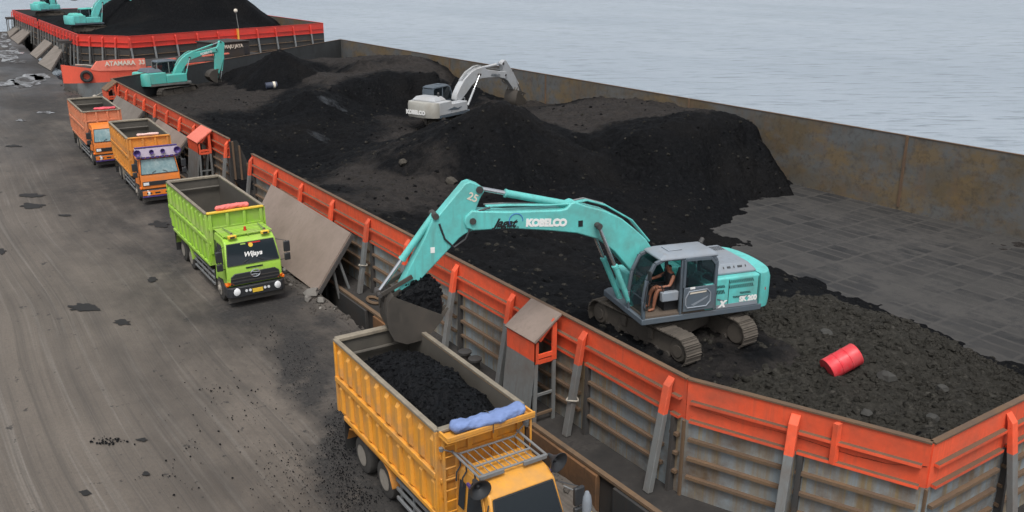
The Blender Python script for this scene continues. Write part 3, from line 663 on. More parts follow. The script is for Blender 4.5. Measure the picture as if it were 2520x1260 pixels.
# where machines have driven (+) and where the coal was freshly dug (-)
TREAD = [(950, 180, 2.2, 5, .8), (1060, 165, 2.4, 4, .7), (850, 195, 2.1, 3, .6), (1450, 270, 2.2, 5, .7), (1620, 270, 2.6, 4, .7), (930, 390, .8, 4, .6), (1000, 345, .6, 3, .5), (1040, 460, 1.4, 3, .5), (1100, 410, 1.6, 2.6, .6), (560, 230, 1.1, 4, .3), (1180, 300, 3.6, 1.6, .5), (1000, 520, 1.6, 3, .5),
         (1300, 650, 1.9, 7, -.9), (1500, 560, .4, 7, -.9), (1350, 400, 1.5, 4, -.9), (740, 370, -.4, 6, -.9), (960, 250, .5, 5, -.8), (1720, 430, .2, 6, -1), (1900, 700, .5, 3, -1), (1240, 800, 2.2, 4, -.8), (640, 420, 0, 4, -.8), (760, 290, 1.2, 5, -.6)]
def endx(t): return (15.5 + 34.5*t, 87.3 + 28.1*t)
for t, z in ((.05, .8), (.2, .8), (.35, 1.2), (.5, 1.9), (.62, 1.8), (.8, .9), (.97, .2)): K.append((*endx(t), z))
coal0 = rbf(K)
# tipped heaps at the angle of repose: (x, y, top, slope)
CONES = [(30.8, 47.9, 4.85, .66), (31.7, 48.2, 4.6, .68), (42.4, 42.6, 3.0, 1.05), (45.0, 41.8, 3.05, 1.15), (46.9, 41.2, 3.05, 1.25), (32.6, 91.0, 4.5, .62), (40.8, 88.5, 3.5, .5), (28.8, 74.0, 2.7, .50), (34.6, 60.6, 1.6, .5)]
def coalf(X, Y):
    X = np.asarray(X, float); Y = np.asarray(Y, float); Z = coal0(X, Y)
    for k, (cx, cy, t, s) in enumerate(CONES):
        dx, dy = X - cx, Y - cy; r = np.sqrt(dx*dx + dy*dy + .03); a = np.arctan2(dy, dx)
        w = 1 + .10*np.sin(a*3 + k) + .06*np.sin(a*7 + 2.1*k) + .03*np.sin(a*17 + k)
        Z = np.maximum(Z, t - s*r*w)
    return Z
def hgt(x, y):
    z = float(coalf(np.array([x]), np.array([y]))[0]); return z
def rough(x, y, z):
    q = Vector((x*.45, y*.45, 1.7)); a = mnoise.fractal(q, 1, 2.1, 4)
    b = mnoise.fractal(Vector((x*1.5, y*1.5, 4.2)), .9, 2, 4); c = abs(mnoise.noise(Vector((x*.8, y*.8, 9))))
    return z + .17*a + .13*b - .20*c + .06
def inside(x, y):
    if x < 15.18: return False
    return True
def xleft(y):
    if y < 14.55: return 17.38 - (y - 9.22)*(2.18/5.33)
    if y > 87.3: return 15.55 + (y - 87.3)*(34.5/28.1)
    return 15.22 + (.3 if y > 50.5 else 0)
def coal():
    ys = []; y = 9.24
    while y < 115.3: ys.append(y); y += .13 + max(0, y - 20)*.0034
    n = 250; X = np.zeros((len(ys), n)); Y = np.zeros((len(ys), n))
    for i, y in enumerate(ys):
        x0 = xleft(y) - .02; t = np.linspace(0, 1, n)**1.18; X[i] = x0 + (49.93 - x0)*t; Y[i] = y
    Z = coalf(X, Y)
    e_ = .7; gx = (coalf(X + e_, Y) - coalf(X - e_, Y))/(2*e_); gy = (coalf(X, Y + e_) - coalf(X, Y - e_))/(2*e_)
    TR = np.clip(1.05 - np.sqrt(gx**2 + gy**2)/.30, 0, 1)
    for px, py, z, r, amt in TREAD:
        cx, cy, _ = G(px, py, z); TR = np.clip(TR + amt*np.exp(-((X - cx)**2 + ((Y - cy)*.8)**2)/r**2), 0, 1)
    vs = []; 
    for i in range(len(ys)):
        for j in range(n):
            x, y, z = X[i, j], Y[i, j], Z[i, j]
            e = min(1, (x - X[i, 0])/.5 + .25)
            z = z + (rough(x, y, z) - z)*e
            vs.append((x, y, min(z, ZT - .12) if x - X[i, 0] < .35 else z))
    fs = [(i*n + j, i*n + j + 1, (i + 1)*n + j + 1, (i + 1)*n + j) for i in range(len(ys) - 1) for j in range(n - 1)]
    # the coarse brown-grey pile near the corner takes its own material
    mi = []
    for f in fs:
        x, y, z = vs[f[0]]; k = (x - 23.0)**2/ (6.2**2) + (y - 14.0)**2/(5.0**2) + .5*mnoise.noise((x*.5, y*.5, 2))
        mi.append(1 if (k < 1 and not (x < 21.0 and y > 15.2)) else 0)
    mb = MB(); mb.add(vs, fs, mi)
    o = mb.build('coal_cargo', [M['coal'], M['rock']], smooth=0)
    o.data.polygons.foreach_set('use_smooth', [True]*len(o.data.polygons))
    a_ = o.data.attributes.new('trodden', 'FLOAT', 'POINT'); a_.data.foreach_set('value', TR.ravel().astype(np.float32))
    tag(o, 'black loose coal filling the hold of the nearest barge in heaps and benches', None, kind='stuff')
coal()
mb = MB(); R = random.Random(11); k = 5000; mbr = MB()
pts = []
for _ in range(9000):
    y = 9.5 + 75*R.random()**1.7; x = xleft(y) + .3 + (49.3 - xleft(y) - .3)*R.random()**1.25; pts.append((x, y))
zz = coalf(np.array([p[0] for p in pts]), np.array([p[1] for p in pts]))
for (x, y), z in zip(pts, zz):
    if z < -1.2: continue
    z = rough(x, y, z); near = (x - 23)**2/36 + (y - 14)**2/22 < 1 and not (x < 21.0 and y > 15.2)
    if near: continue
    lump(mb, (x, y, z - .015), .03 + .12*R.random()**4, k, 0 if R.random() < .35 else 1); k += 1
tag(mb.build('coal_lumps', [M['coal'], M['rock']], smooth=0), 'small black coal lumps strewn over the heaps in the barge', None, kind='stuff')
pts = []
for _ in range(5200):
    a = R.random()*2*PI; r = math.sqrt(R.random()); pts.append((23 + 6.6*r*math.cos(a), 14 + 5.0*r*math.sin(a)))
zz = coalf(np.array([p[0] for p in pts]), np.array([p[1] for p in pts]))
for (x, y), z in zip(pts, zz):
    if z < -1.3 or x < xleft(y) + .3 or y < 9.45 or (x < 21.0 and y > 15.4): continue
    lump(mbr, (x, y, rough(x, y, z)), .03 + .13*R.random()**4, k, 0); k += 1
tag(mbr.build('coarse_lumps', M['rock'], smooth=0), 'coarse brown-grey coal lumps on the pile around the red drum', None, kind='stuff')
LUMPS = [((2182, 935), .30, 'angular grey boulder in the pile to the right of the red drum'), ((2292, 1042), .27, 'flat grey boulder low on the pile next to the barge corner'), ((2132, 1022), .17, 'small pale boulder below the red drum'),
         ((2030, 818), .22, 'pale boulder behind and above the red drum'), ((2318, 965), .24, 'rounded boulder on the right flank of the coarse pile'),
         ((1110, 450), .42, 'brown boulder lying just above the arm elbow of the turquoise machine'), ((992, 403), .34, 'tan boulder at the foot of the tall cone on its left')]
def hit(px, py):
    d = RM @ Vector((px - IW/2, py - IH/2, F)); d.normalize(); t = 8.0
    while t < 140:
        p = d*t
        if p.x > 15.2 and p.z + CH < hgt(p.x, p.y): break
        t += .15
    return p.x, p.y, hgt(p.x, p.y)
for (px, py), r, lab in LUMPS:
    x, y, z = hit(px, py); mb = MB(); lump(mb, (0, 0, 0), r, int(px), 0, .7)
    o = mb.build('boulder', plain('boulder_stone', (.042, .041, .037) if y < 25 else (.055, .048, .038), .85, 0, .25, 5), smooth=0, bevel=.02); o.location = (x, y, rough(x, y, z) + r*.25)
    tag(o, lab, 'boulder', 'large boulders among the coal')

# ------------------------------------------------------------------ the barge behind
Z2 = 4.0
barge2 = thing('coal_barge', (40, 165, -2.6), 'distant black and red coal barge piled with a huge coal heap, at the back', 'barge', 'coal barges moored at the quay')
mb = MB(); o2 = [(19.6, 128), (24, 122.6), (57, 133), (57, 214), (20.0, 214)]
mb.prism([(x, y, -3.4) for x, y in o2], (0, 0, 3.0)); part(mb, 'hull', M['hulldark'], barge2)
kw = dict(zt=Z2, zd=-.38, red=1.45, mr='red2', ml='hulldark', mi='endinner', levels=[Z2 - .8, Z2 - 1.4, 1.6, .7], zin=-.38, slim=.9)
wall_run(barge2, (20.3, 205), (20.25, 171.2), (-1, 0), [3.1*i for i in range(1, 11)], **kw)
wall_run(barge2, (20.25, 168.6), (20.1, 131.6), (-1, 0), [2.9*i for i in range(1, 13)], **kw)
nF = Vector((-7.2, -4.8, 0)).normalized()
wall_run(barge2, (20.12, 131.55), (24.9, 124.4), (nF.x, nF.y), [2.1, 4.3, 6.5], **kw)
nG = Vector((10.3, -30.7, 0)).normalized()
wall_run(barge2, (24.95, 124.4), (55.6, 134.7), (nG.x, nG.y), [3.3*i for i in range(1, 10)], **{**kw, 'mb_': 'guard'})
wall_run(barge2, (55.65, 134.7), (55.65, 205), (1, 0), [8*i for i in range(1, 9)], **{**kw, 'brace': False, 'stiff': False, 'mi': 'wallinner'})
wall_run(barge2, (55.6, 205.1), (20.3, 205.1), (0, 1), [9, 18, 27], **{**kw, 'brace': False, 'stiff': False})
def post_box(x, y0, y1, z0, z1):
    mb = MB(); mb.box(x - 1.5, x - .02, y0, y1, z1 - .35, z1); part(mb, 'trunk_lid', M['hulldark'], barge2)
    for yy in (y0, y1 - .15):
        mb = MB(); mb.bar((x - 1.4, yy + .07, z0), (x - 1.3, yy + .07, z1 - .36), .15, .15, (0, 1, 0)); part(mb, 'trunk_frame', M['greysteel'], barge2)
post_box(20.1, 136.5, 139.5, -.35, 2.9); post_box(20.25, 201, 204, -.35, 2.8)
# amber upright and mast lamp on the front wall
px_ = Vector((24.95, 124.4, 0)) + Vector((30.7, 10.3, 0)).normalized()*16.4
mb = MB(); q = px_ + nG*.22; mb.bar((q.x, q.y, 1.9), (q.x, q.y, 4.05), .45, .22, (1, 0, 0)); part(mb, 'amber_post', M['yellow'], barge2)
mast = thing('mast_lamp', (px_.x + .5, px_.y + .4, 3.0), 'thin mast with a small pale round lamp at the far barge red wall', 'lamp')
mb = MB(); mb.cyl((0, 0, 0), (-.25, 0, 3.3), .06, .05, 8); mb.build('pole', M['greysteel'], mast)
mb = MB(); mb.lathe((-.26, 0, 3.25), (0, 0, 1), [(0, .06), (.06, .22), (.25, .28), (.45, .2), (.52, .02)], 14); mb.build('lamp_globe', M['palewhite'], mast)
# coal of the far barge
K2 = [(x, y, 2.9) for x, y in ((20.5, 134), (20.5, 145), (20.5, 160), (20.6, 175), (20.6, 190), (20.6, 203), (25.3, 125.2), (33, 127.6), (40, 130))]
K2 += [(48, 132.6, 2.0), (54.8, 135.4, .5), (55, 150, .6), (55, 170, 1.5), (55, 200, 1.5), (40, 204, 2), (24, 155, 2.9), (24, 150, 2.9), (27, 155, 3.0), (23, 195, 3), (40, 159, 14), (33, 150, 6.2), (48, 150, 4.6), (48, 165, 6.0), (30, 165, 6.2), (36, 142, 4.4), (44, 143, 3.6), (42, 178, 6), (28, 143, 3.4), (31, 136, 3.3)]
f20 = rbf(K2)
def f2(X, Y):
    Z = f20(X, Y); r = np.sqrt((X - 40)**2 + (Y - 158)**2 + .1); a = np.arctan2(Y - 158, X - 40)
    return np.maximum(Z, 15.5 - .82*r*(1 + .05*np.sin(5*a) + .03*np.sin(13*a)))
mb = MB(); vs = []; nx, ny = 90, 130
for j in range(ny):
    y = 124.6 + (205 - 124.6)*j/(ny - 1); x0 = 20.25 if y > 131.6 else 20.25 + (131.6 - y)*.66
    x1 = min(55.5, 24.9 + (y - 124.5)*2.98) if y < 134.7 else 55.5
    xs = np.linspace(x0, x1, nx); zs = f2(xs, np.full(nx, y))
    for x, z in zip(xs, zs): vs.append((x, y, z + .35*mnoise.fractal((x*.22, y*.22, 8), 1, 2, 5)*min(1, (x - x0)/2 + .1)))
mb.add(vs, [(j*nx + i, j*nx + i + 1, (j + 1)*nx + i + 1, (j + 1)*nx + i) for j in range(ny - 1) for i in range(nx - 1)])
o = mb.build('coal_cargo', M['coal'], smooth=80); tag(o, 'huge dark cone of coal heaped in the far barge', None, kind='stuff')

# ------------------------------------------------------------------ tug between the barges
tug = thing('tug_boat', (25, 110, -2.2), 'red tug boat with a tyre on its bow wedged between the two barges', 'tug boat')
tb = Vector((14.2, 106.0, 0)); ta = Vector((math.sin(rad(70)), math.cos(rad(70)), 0)); tp = Vector((ta.y, -ta.x, 0))
def T(t, o, z): return tb + ta*t + tp*o + Vector((0, 0, z))
st = [(0, .12, 2.75, 0), (.8, 1.15, 2.6, .1), (2, 2.15, 2.35, .2), (4, 3.2, 2.2, .3), (7, 4.0, 2.15, .35), (12, 4.2, 2.05, .4), (22, 4.2, 2.0, .4), (25, 3.6, 2.1, .4)]
def hullpart(name, m, lo, hi, inset=0):
    mb = MB(); rings = []
    for t, hw, top, fl in st:
        z0 = lo if lo is not None else top; a = hw*(1 - (.28 if lo is not None and lo < 0 else .06)); z1 = top if hi is None else hi
        rings.append([T(t + (1.6 if lo < 0 and t == 0 else 0), a, z0), T(t, hw - inset, z1), T(t, -hw + inset, z1), T(t + (1.6 if lo < 0 and t == 0 else 0), -a, z0)])
    mb.loft(rings); return part(mb, name, m, tug)
hullpart('lower_hull', M['deck'] if False else M['greysteel'], -3.2, .82); 
hullpart('upper_hull', M['coral'], .83, None)
mb = MB(); mb.prism([T(.9, .2, 2.42), *[T(t, hw*.9, top + .02) for t, hw, top, fl in st[2:]], *[T(t, -hw*.9, top + .02) for t, hw, top, fl in reversed(st[2:])]], (0, 0, .03)); part(mb, 'deck', M['deck'], tug)
mb = MB(); mb.loft([[T(2.0, 2.18, 2.2), T(2.0, 2.02, 2.2), T(2.0, 2.0, 2.25), T(2.0, 2.16, 2.25)], [T(2.6, 2.5, 2.05), T(2.6, 2.3, 2.05), T(2.6, 2.3, 3.05), T(2.6, 2.5, 3.05)], [T(4, 3.28, 2.0), T(4, 3.1, 2.0), T(4, 3.1, 3.15), T(4, 3.28, 3.15)], [T(7.2, 4.08, 1.9), T(7.2, 3.9, 1.9), T(7.2, 3.9, 3.1), T(7.2, 4.08, 3.1)]])
part(mb, 'name_bulwark', M['coralpale'], tug)
a, b = T(3.2, 2.95, 2.55), T(7.0, 4.12, 2.5)
lettering('ATAMARA  33', .66, M['palewhite'], tug, frame(a.lerp(b, .5) + Vector((0, 0, .20)) + tp*.10 - tug.location, b - a, (0, 0, 1)), bold=.02)
mb = MB(); c = T(1.5, 2.0, 1.55); nn = (tp*.8 - ta*.55).normalized(); e1 = Vector((0, 0, 1)); e2 = nn.cross(e1)
mb.tube([c + (e1*math.cos(q) + e2*math.sin(q))*.48 for q in np.linspace(0, 2*PI, 25)], .17, 8, cap=False); part(mb, 'tyre_fender', M['black'], tug)
mb = MB(); mb.prism([T(18.0, 2.4, 2.05), T(22.6, 2.4, 2.05), T(22.6, -1.8, 2.05), T(18.0, -1.8, 2.05)], (0, 0, 1.75)); part(mb, 'deckhouse', M['hulldark'], tug, bevel=.08)
mb = MB(); mb.prism([T(17.9, 2.5, 3.81), T(22.7, 2.5, 3.81), T(22.7, -1.9, 3.81), T(17.9, -1.9, 3.81)], (0, 0, .10)); part(mb, 'deckhouse_roof', M['hulldark'], tug)
mb = MB(); mb.prism([T(21.8, 2.41, 2.3), T(22.3, 2.41, 2.3), T(22.3, 2.41, 3.2), T(21.8, 2.41, 3.2)], tp*.03); part(mb, 'window', M['blackp'], tug)
lettering('MAJU JAYA', .55, M['palewhite'], tug, frame(T(20.2, 2.47, 3.35) - tug.location, ta, (0, 0, 1)), bold=.02)
for t0, t1 in ((14.6, 18.2), (9.5, 11)):
    mb = MB(); mb.bar(T(t0, 4.0, 2.75), T(t1, 4.0, 2.75), .3, .14); part(mb, 'bulwark_rail', M['coralpale'], tug)
mb = MB(); mb.tube([T(1.2, .6, 2.7), T(2.2, 1.0, 2.6), T(2.9, 1.4, 2.4), T(3.5, 1.8, 2.42), T(4.4, 2.4, 2.5)], .09, 6); part(mb, 'deck_rope', M['rope'], tug)
# mooring rope from the barge corner to the quay
p0, p1 = Vector((15.35, 86.8, 2.6)), Vector(G(206, 241, .15)); pts = []
for i in range(25):
    t = i/24; p = p0.lerp(p1, t); p.z -= 4*t*(1 - t)*.35; pts.append(p)
mb = MB(); mb.tube(pts, .075, 7); mb.lathe(pts[14], pts[15] - pts[14], [(-.2, .1), (-.1, .2), (.1, .2), (.2, .1)], 8)
tag(mb.build('mooring_rope', M['rope']), 'pale mooring rope with a knot running from the barge corner down to the quay', 'rope')

# ------------------------------------------------------------------ loading ramps
def ramp(c, label, m, struts=True, th=.09):
    "c: four corners, upper far, upper near, lower near, lower far"
    c = [Vector(p) for p in c]; org = (c[2] + c[3])/2
    root = thing('loading_ramp', org, label, 'ramp', 'steel ramps leaning from the quay to the barge walls')
    nn = (c[1] - c[0]).cross(c[3] - c[0]).normalized()
    if nn.z > 0: nn = -nn
    mb = MB(); mb.prism(c, nn*th); part(mb, 'plate', m, root)
    for t in (.0, .5, 1.0):
        a = c[0].lerp(c[1], t) + nn*(th + .08); b = c[3].lerp(c[2], t) + nn*(th + .08)
        mb = MB(); mb.bar(a, b, .12, .14, nn); part(mb, 'stiffener', M['darksteel'], root)
    if struts:
        u = c[2] - c[1]
        for k, t in ((.02, .45), (.02, .62), (.98, .45)):
            top = c[1].lerp(c[2], t*.9) if k < .5 else c[0].lerp(c[3], t*.9); top = top + (c[0] - c[1])*(.012 if k < .5 else -.012) + nn*.12
            mb = MB(); mb.bar(top, (top.x + (.25 if t > .5 else .55), top.y + .05, -.6), .10, .12, (0, 1, 0)); part(mb, 'strut', M['greysteel'], root)
    return root
ramp([(14.85, 44.2, 2.25), (14.7, 34.1, 2.2), (12.75, 33.5, .10), (12.75, 42.6, .10)], 'big bare steel ramp plate leaning on the red wall, right behind the lime green truck', M['rampplate'])
ramp([(15.05, 68.6, 2.2), (14.9, 60.2, 2.2), (13.0, 60.0, .10), (13.1, 68.4, .10)], 'brown steel ramp plate leaning on the wall, right behind the amber truck', M['rampplate'])
ramp([(15.1, 83.2, 2.2), (15.05, 73.4, 2.2), (13.2, 73.0, .10), (13.6, 83.0, .10)], 'grey streaked ramp plate leaning on the wall, behind the faded orange truck', M['rampplate2'])
for cs, lab in [(((46, 55), (58, 60), (23, 91), (17.5, 78)), 'small grey ramp plate furthest away at the left edge of the far barge'),
                (((64, 65), (79.5, 73), (44, 108), (25, 93)), 'small grey ramp plate just in front of the furthest one at the far barge'),
                (((110, 96), (127.5, 106), (89, 143), (73, 132)), 'narrow grey ramp plate, behind the widest jagged one, at the far barge'),
                (((136, 111), (154, 122), (124, 173), (93, 155)), 'wide grey ramp plate with a jagged foot, nearest one of the far barge')]:
    ramp([G(*cs[0], 1.7), G(*cs[1], 1.7), G(*cs[2], .1), G(*cs[3], .1)], lab, M['rampplate2'], struts=False, th=.15)

# ------------------------------------------------------------------ dump trucks
def dump_truck(loc, yaw, label, P):
    root = thing('dump_truck', loc, label, 'dump truck', 'dump trucks queued along the barge', rz=PI + rad(yaw))
    L, W, zb, zt = P['L'], P['W'], 1.28, P.get('zt', 3.45); hw = W/2; bm, cm = M[P['bed']], M[P['cab']]
    # --- bed
    cut = P.get('cut', .45)
    for s in (1, -1):
        mb = MB(); o_ = [(-L, zb + cut), (-L + .45, zb), (0, zb), (0, zt), (-L, zt)]
        mb.loft([[(s*hw, y, z) for y, z in o_], [(s*(hw - .05), y, z) for y, z in o_]]); k = len(mb.f)
        mb.m = [1 if f == list(range(5, 10)) else 0 for f in mb.f]
        side = mb.build('bed_side', [bm, M['bedin']], root)
        n = P.get('ribs', 9); rib = None; mid = zb + (zt - zb)*.50
        for row, (z0, z1) in enumerate(((zb + .12, mid - .10), (mid + .10, zt - .14))):
            rib = None
            for i in range(n):
                y = -L + .35 + (L - .5)*i/(n - 1)
                if rib is None:
                    mb = MB(); a, b_ = .10, .065
                    mb.loft([[(s*(hw + .002), -a, z0), (s*(hw + .05), -b_, z0 + .05), (s*(hw + .05), b_, z0 + .05), (s*(hw + .002), a, z0)], [(s*(hw + .002), -a, z0 + .01), (s*(hw + .085), -b_, z0 + .10), (s*(hw + .085), b_, z0 + .10), (s*(hw + .002), a, z0 + .01)],
                             [(s*(hw + .002), -a, z1 - .01), (s*(hw + .085), -b_, z1 - .10), (s*(hw + .085), b_, z1 - .10), (s*(hw + .002), a, z1 - .01)], [(s*(hw + .002), -a, z1), (s*(hw + .05), -b_, z1 - .05), (s*(hw + .05), b_, z1 - .05), (s*(hw + .002), a, z1)]])
                    rib = mb.build('rib', bm, side, smooth=0); rib.location = (0, y, 0)
                else: dup(rib, side, (0, y + (cut*.0), 0))
        for z, d, h_, m_ in ((mid, .10, .15, bm), (zb + .06, .08, .12, bm)):
            mb = MB(); mb.box(min(s*(hw + .003), s*(hw + d)), max(s*(hw + .003), s*(hw + d)), -L + .02 + (.42 if z < 1.5 else 0), -.02, z - h_/2, z + h_/2); mb.build('bed_rail', m_, side, bevel=.015)
        mb = MB(); mb.box(min(s*(hw - .055), s*(hw + .075)), max(s*(hw - .055), s*(hw + .075)), -L, .0, zt + .002, zt + .075); mb.build('bed_rim', M[P.get('rim', 'bedrim')], root, bevel=.015)
        for y in (-L + .04, -.04):
            mb = MB(); mb.box(min(s*(hw + .002), s*(hw + .07)), max(s*(hw + .002), s*(hw + .07)), y - .05, y + .05, zb + (cut if y < -1 else 0), zt); mb.build('corner_post', bm, root, bevel=.01)
    mb = MB(); mb.box(-hw + .052, hw - .052, -.05, 0, zb, zt, [0, 0, 0, 0, 0, 0]); mb.m = [0, 0, 1, 0, 0, 0]; fr = mb.build('bed_front', [bm, M['bedin']], root)
    mb = MB(); mb.box(-hw, hw, -.08, .10, zt + .002, zt + .075); mb.build('bed_rim', M[P.get('frontrim', 'bedrim')], root, bevel=.015)
    for x in np.linspace(-hw + .12, hw - .12, 4):
        mb = MB(); mb.box(x - .06, x + .06, .002, .075, zb + .5, zt - .02); mb.build('rib', bm, fr, bevel=.015)
    for z in (zb + .95, zt - .62):
        mb = MB(); mb.box(-hw + .02, hw - .02, .003, .06, z - .06, z + .06); mb.build('bed_rail', bm, fr, bevel=.012)
    mb = MB(); mb.box(-hw + .052, hw - .052, -L, -L + .06, zb + cut, zt - .02); mb.m = [0, 0, 0, 0, 1, 0]; tg = mb.build('tailgate', [bm, M['bedin']], root)
    mb = MB(); mb.box(-hw, hw, -L - .10, -L + .12, zt - .02, zt + .09); mb.build('bed_rim', M['bedrim'], root, bevel=.02)
    mb = MB(); mb.cyl((-hw + .06, -L + .16, zt - .42), (hw - .06, -L + .16, zt - .42), .05, n=8); mb.build('inner_bar', M['bedin'], root)
    mb = MB(); mb.box(-hw + .052, hw - .052, -L + .062, -.052, zb, zb + .05); mb.build('bed_floor', M['bedin'], root)
    # --- chassis, wheels, guards
    ch = .0
    for s in (1, -1):
        mb = MB(); mb.box(min(s*.35, s*.45), max(s*.35, s*.45), -L + .4, 1.9, .72, 1.0); mb.build('chassis_rail', M['chassis'], root)
    for y in P['axles']:
        mb = MB(); mb.cyl((-1.0, y, .52), (1.0, y, .52), .09, n=10); mb.build('axle', M['chassis'], root)
        front = y > 0
        for s in (1, -1):
            wd = .30 if front else .58; x1 = (hw - .08) if not front else (1.10 if P['cabw'] > 2.1 else .98); x0 = x1 - wd; r = .53
            pr_ = [(0, .29), (.0, .40), (.03, .50), (.09, r)] + ([(wd/2 - .05, r), (wd/2 - .03, .44), (wd/2 + .03, .44), (wd/2 + .05, r)] if not front else []) + [(wd - .09, r), (wd - .03, .50), (wd, .40), (wd, .29)]
            mb = MB(); mb.lathe((s*x0, y, r), (s, 0, 0), pr_, 28); wh = mb.build('wheel', M['tyre'], root, smooth=40)
            dd = .10 if front else .16
            mb = MB(); mb.lathe((s*x0, y, r), (s, 0, 0), [(wd + .012, .30), (wd + .012, .275), (wd - dd, .22), (wd - dd, .14), (wd - dd + .07, .12), (wd - dd + .09, .05), (wd - dd + .09, .005)] if not front else [(wd + .012, .30), (wd + .012, .27), (wd - .04, .24), (wd + .02, .14), (wd + .08, .10), (wd + .08, .005)], 24)
            mb.build('rim', M[P.get('rimm', 'rim')], wh, smooth=40)
    ya, yb = min(P['axles']), sorted(P['axles'])[1]
    for s in (1, -1):
        mb = MB(); pr_ = [(ya - .70, .72), (ya - .52, 1.10), (ya - .25, 1.19), (yb + .25, 1.19), (yb + .52, 1.08), (yb + .74, .68)]
        mb.loft([[(s*(hw - .62), y, z), (s*(hw + .04), y, z), (s*(hw + .04), y + .012, z + .035), (s*(hw - .62), y + .012, z + .035)] for y, z in pr_]); mb.build('mudguard', M[P.get('guardm', 'chassis')], root, smooth=50)
        mb = MB(); mb.box(min(s*(hw - .62), s*(hw + .03)), max(s*(hw - .62), s*(hw + .03)), ya - .90, ya - .87, .30, 1.24); mb.build('mudflap', M['black'], root)
        for z in (.48, .74, 1.0):
            mb = MB(); mb.box(min(s*(hw - .09), s*(hw - .03)), max(s*(hw - .09), s*(hw - .03)), yb + .82, -.05 if front else .05, z - .045, z + .045); mb.build('guard_rail', M['guard'], root, bevel=.01)
        for y in np.linspace(yb + .95, -.15, 4):
            mb = MB(); mb.box(min(s*(hw - .14), s*(hw - .092)), max(s*(hw - .14), s*(hw - .092)), y - .03, y + .03, .42, 1.05); mb.build('guard_post', M['guard'], root)
    mb = MB(); mb.box(-.95, -.5, yb + 1.0, -.4, .5, 1.0); mb.build('fuel_tank', M['chassis'], root, bevel=.08)
    mb = MB(); mb.box(-.5, .5, -.05, .30, 1.0, 1.7); mb.build('cab_back_rack', M['chassis'], root)
    # --- cab
    cw = P['cabw']/2; y0 = P.get('cy', .34); d = P.get('cd', 1.9); zr = P.get('zr', 2.80); sl = P.get('slope', .28)
    prof = [(y0, .80), (y0, zr - .16), (y0 + .10, zr - .02), (y0 + d*.55, zr), (y0 + d - sl - .22, zr - .05), (y0 + d - sl, zr - .20), (y0 + d - .03, 1.72), (y0 + d + .02, 1.55), (y0 + d + .03, .92), (y0 + d - .55, .92), (y0 + d - .62, 1.02), (y0 + d - 1.05, 1.12), (y0 + d - 1.40, .95), (y0 + d - 1.45, .80)]
    mb = MB(); tp_ = .10
    def wx(z): return cw - max(0, z - 1.7)*tp_
    mb.loft([[(wx(z), y, z) for y, z in prof], [(-wx(z), y, z) for y, z in prof]]); cab = mb.build('cab', cm, root, bevel=.05, seg=3)
    # windscreen on the raked face
    A, B = Vector((0, y0 + d - sl + .012, zr - .235)), Vector((0, y0 + d - .035 + .012, 1.76)); up_ = (A - B).normalized(); nf = Vector((0, up_.z, -up_.y)); nf = nf if nf.y > 0 else -nf
    gm = M[P.get('glass', 'darkglass')]
    a, b = wx(A.z) - .09, wx(B.z) - .07
    mb = MB(); mb.prism([Vector((-a, A.y, A.z)), Vector((a, A.y, A.z)), Vector((b, B.y, B.z)), Vector((-b, B.y, B.z))], nf*.012); ws = mb.build('windscreen', gm, root, bevel=.003)
    mb = MB(); 
    for p, q in (((-a, A), (a, A)), ((a, A), (b, B)), ((b, B), (-b, B)), ((-b, B), (-a, A))):
        mb.bar((p[0], p[1].y + nf.y*.006, p[1].z + nf.z*.006), (q[0], q[1].y + nf.y*.006, q[1].z + nf.z*.006), .035, .03, nf)
    mb.build('window_seal', M['blackp'], root)
    for s in (-.42, .42):
        mb = MB(); q = B + up_*.05 + nf*.03; mb.tube([(s, q.y, q.z), (s*.45, q.y + up_.y*.12 + nf.y*.01, q.z + up_.z*.12)], .014, 6); mb.build('wiper', M['blackp'], root)
    # doors
    for s in (1, -1):
        X = lambda z, e=0: s*(wx(z) + e)
        ys = y0 + d - .13; dr = [(y0 + .42, 1.05), (y0 + .42, zr - .24), (ys - sl - .10, zr - .24), (ys - .03, 1.74), (ys - .03, 1.18), (y0 + .75, 1.05)]
        mb = MB(); mb.loft([[(X(z, .004), y, z) for y, z in dr], [(X(z, .028), y, z) for y, z in dr]]); door = mb.build('door', cm, root, bevel=.01)
        wn = [(y0 + .52, 1.80), (y0 + .52, zr - .32), (ys - sl - .16, zr - .32), (ys - .12, 1.80)]
        mb = MB(); mb.loft([[(X(z, .029), y, z) for y, z in wn], [(X(z, .036), y, z) for y, z in wn]]); mb.build('side_window', M['darkglass'], door)
        mb = MB(); mb.bar((X(1.6, .05), y0 + .52, 1.62), (X(1.6, .05), y0 + .72, 1.62), .03, .035); mb.build('handle', M['blackp'], door)
        mb = MB(); rw = [(y0 + .10, 1.85), (y0 + .10, zr - .32), (y0 + .36, zr - .32), (y0 + .36, 1.85)]
        mb.loft([[(X(z, .003), y, z) for y, z in rw], [(X(z, .012), y, z) for y, z in rw]]); mb.build('quarter_window', M['darkglass'], root)
        # mirrors
        mx = X(2.2); my = y0 + d - .05
        mb = MB(); mb.tube([(mx, my - .25, 2.5), (mx + s*.28, my + .12, 2.48), (mx + s*.30, my + .14, 1.75), (mx, my - .1, 1.62)], .016, 6); mr = mb.build('mirror_arm', M['blackp'], root)
        for z0, z1, q in ((2.02, 2.46, .13), (1.66, 1.96, .12)):
            mb = MB(); mb.box(mx + s*.30 - q, mx + s*.30 + q, my + .08, my + .18, z0, z1); mb.build('mirror', M['blackp'], mr, bevel=.03)
    yf = y0 + d + .03
    P['front'](root, P, cw, yf, zr, y0, d, sl, A, B, up_, nf, wx)
    # bumper
    mb = MB(); bw = cw + .06
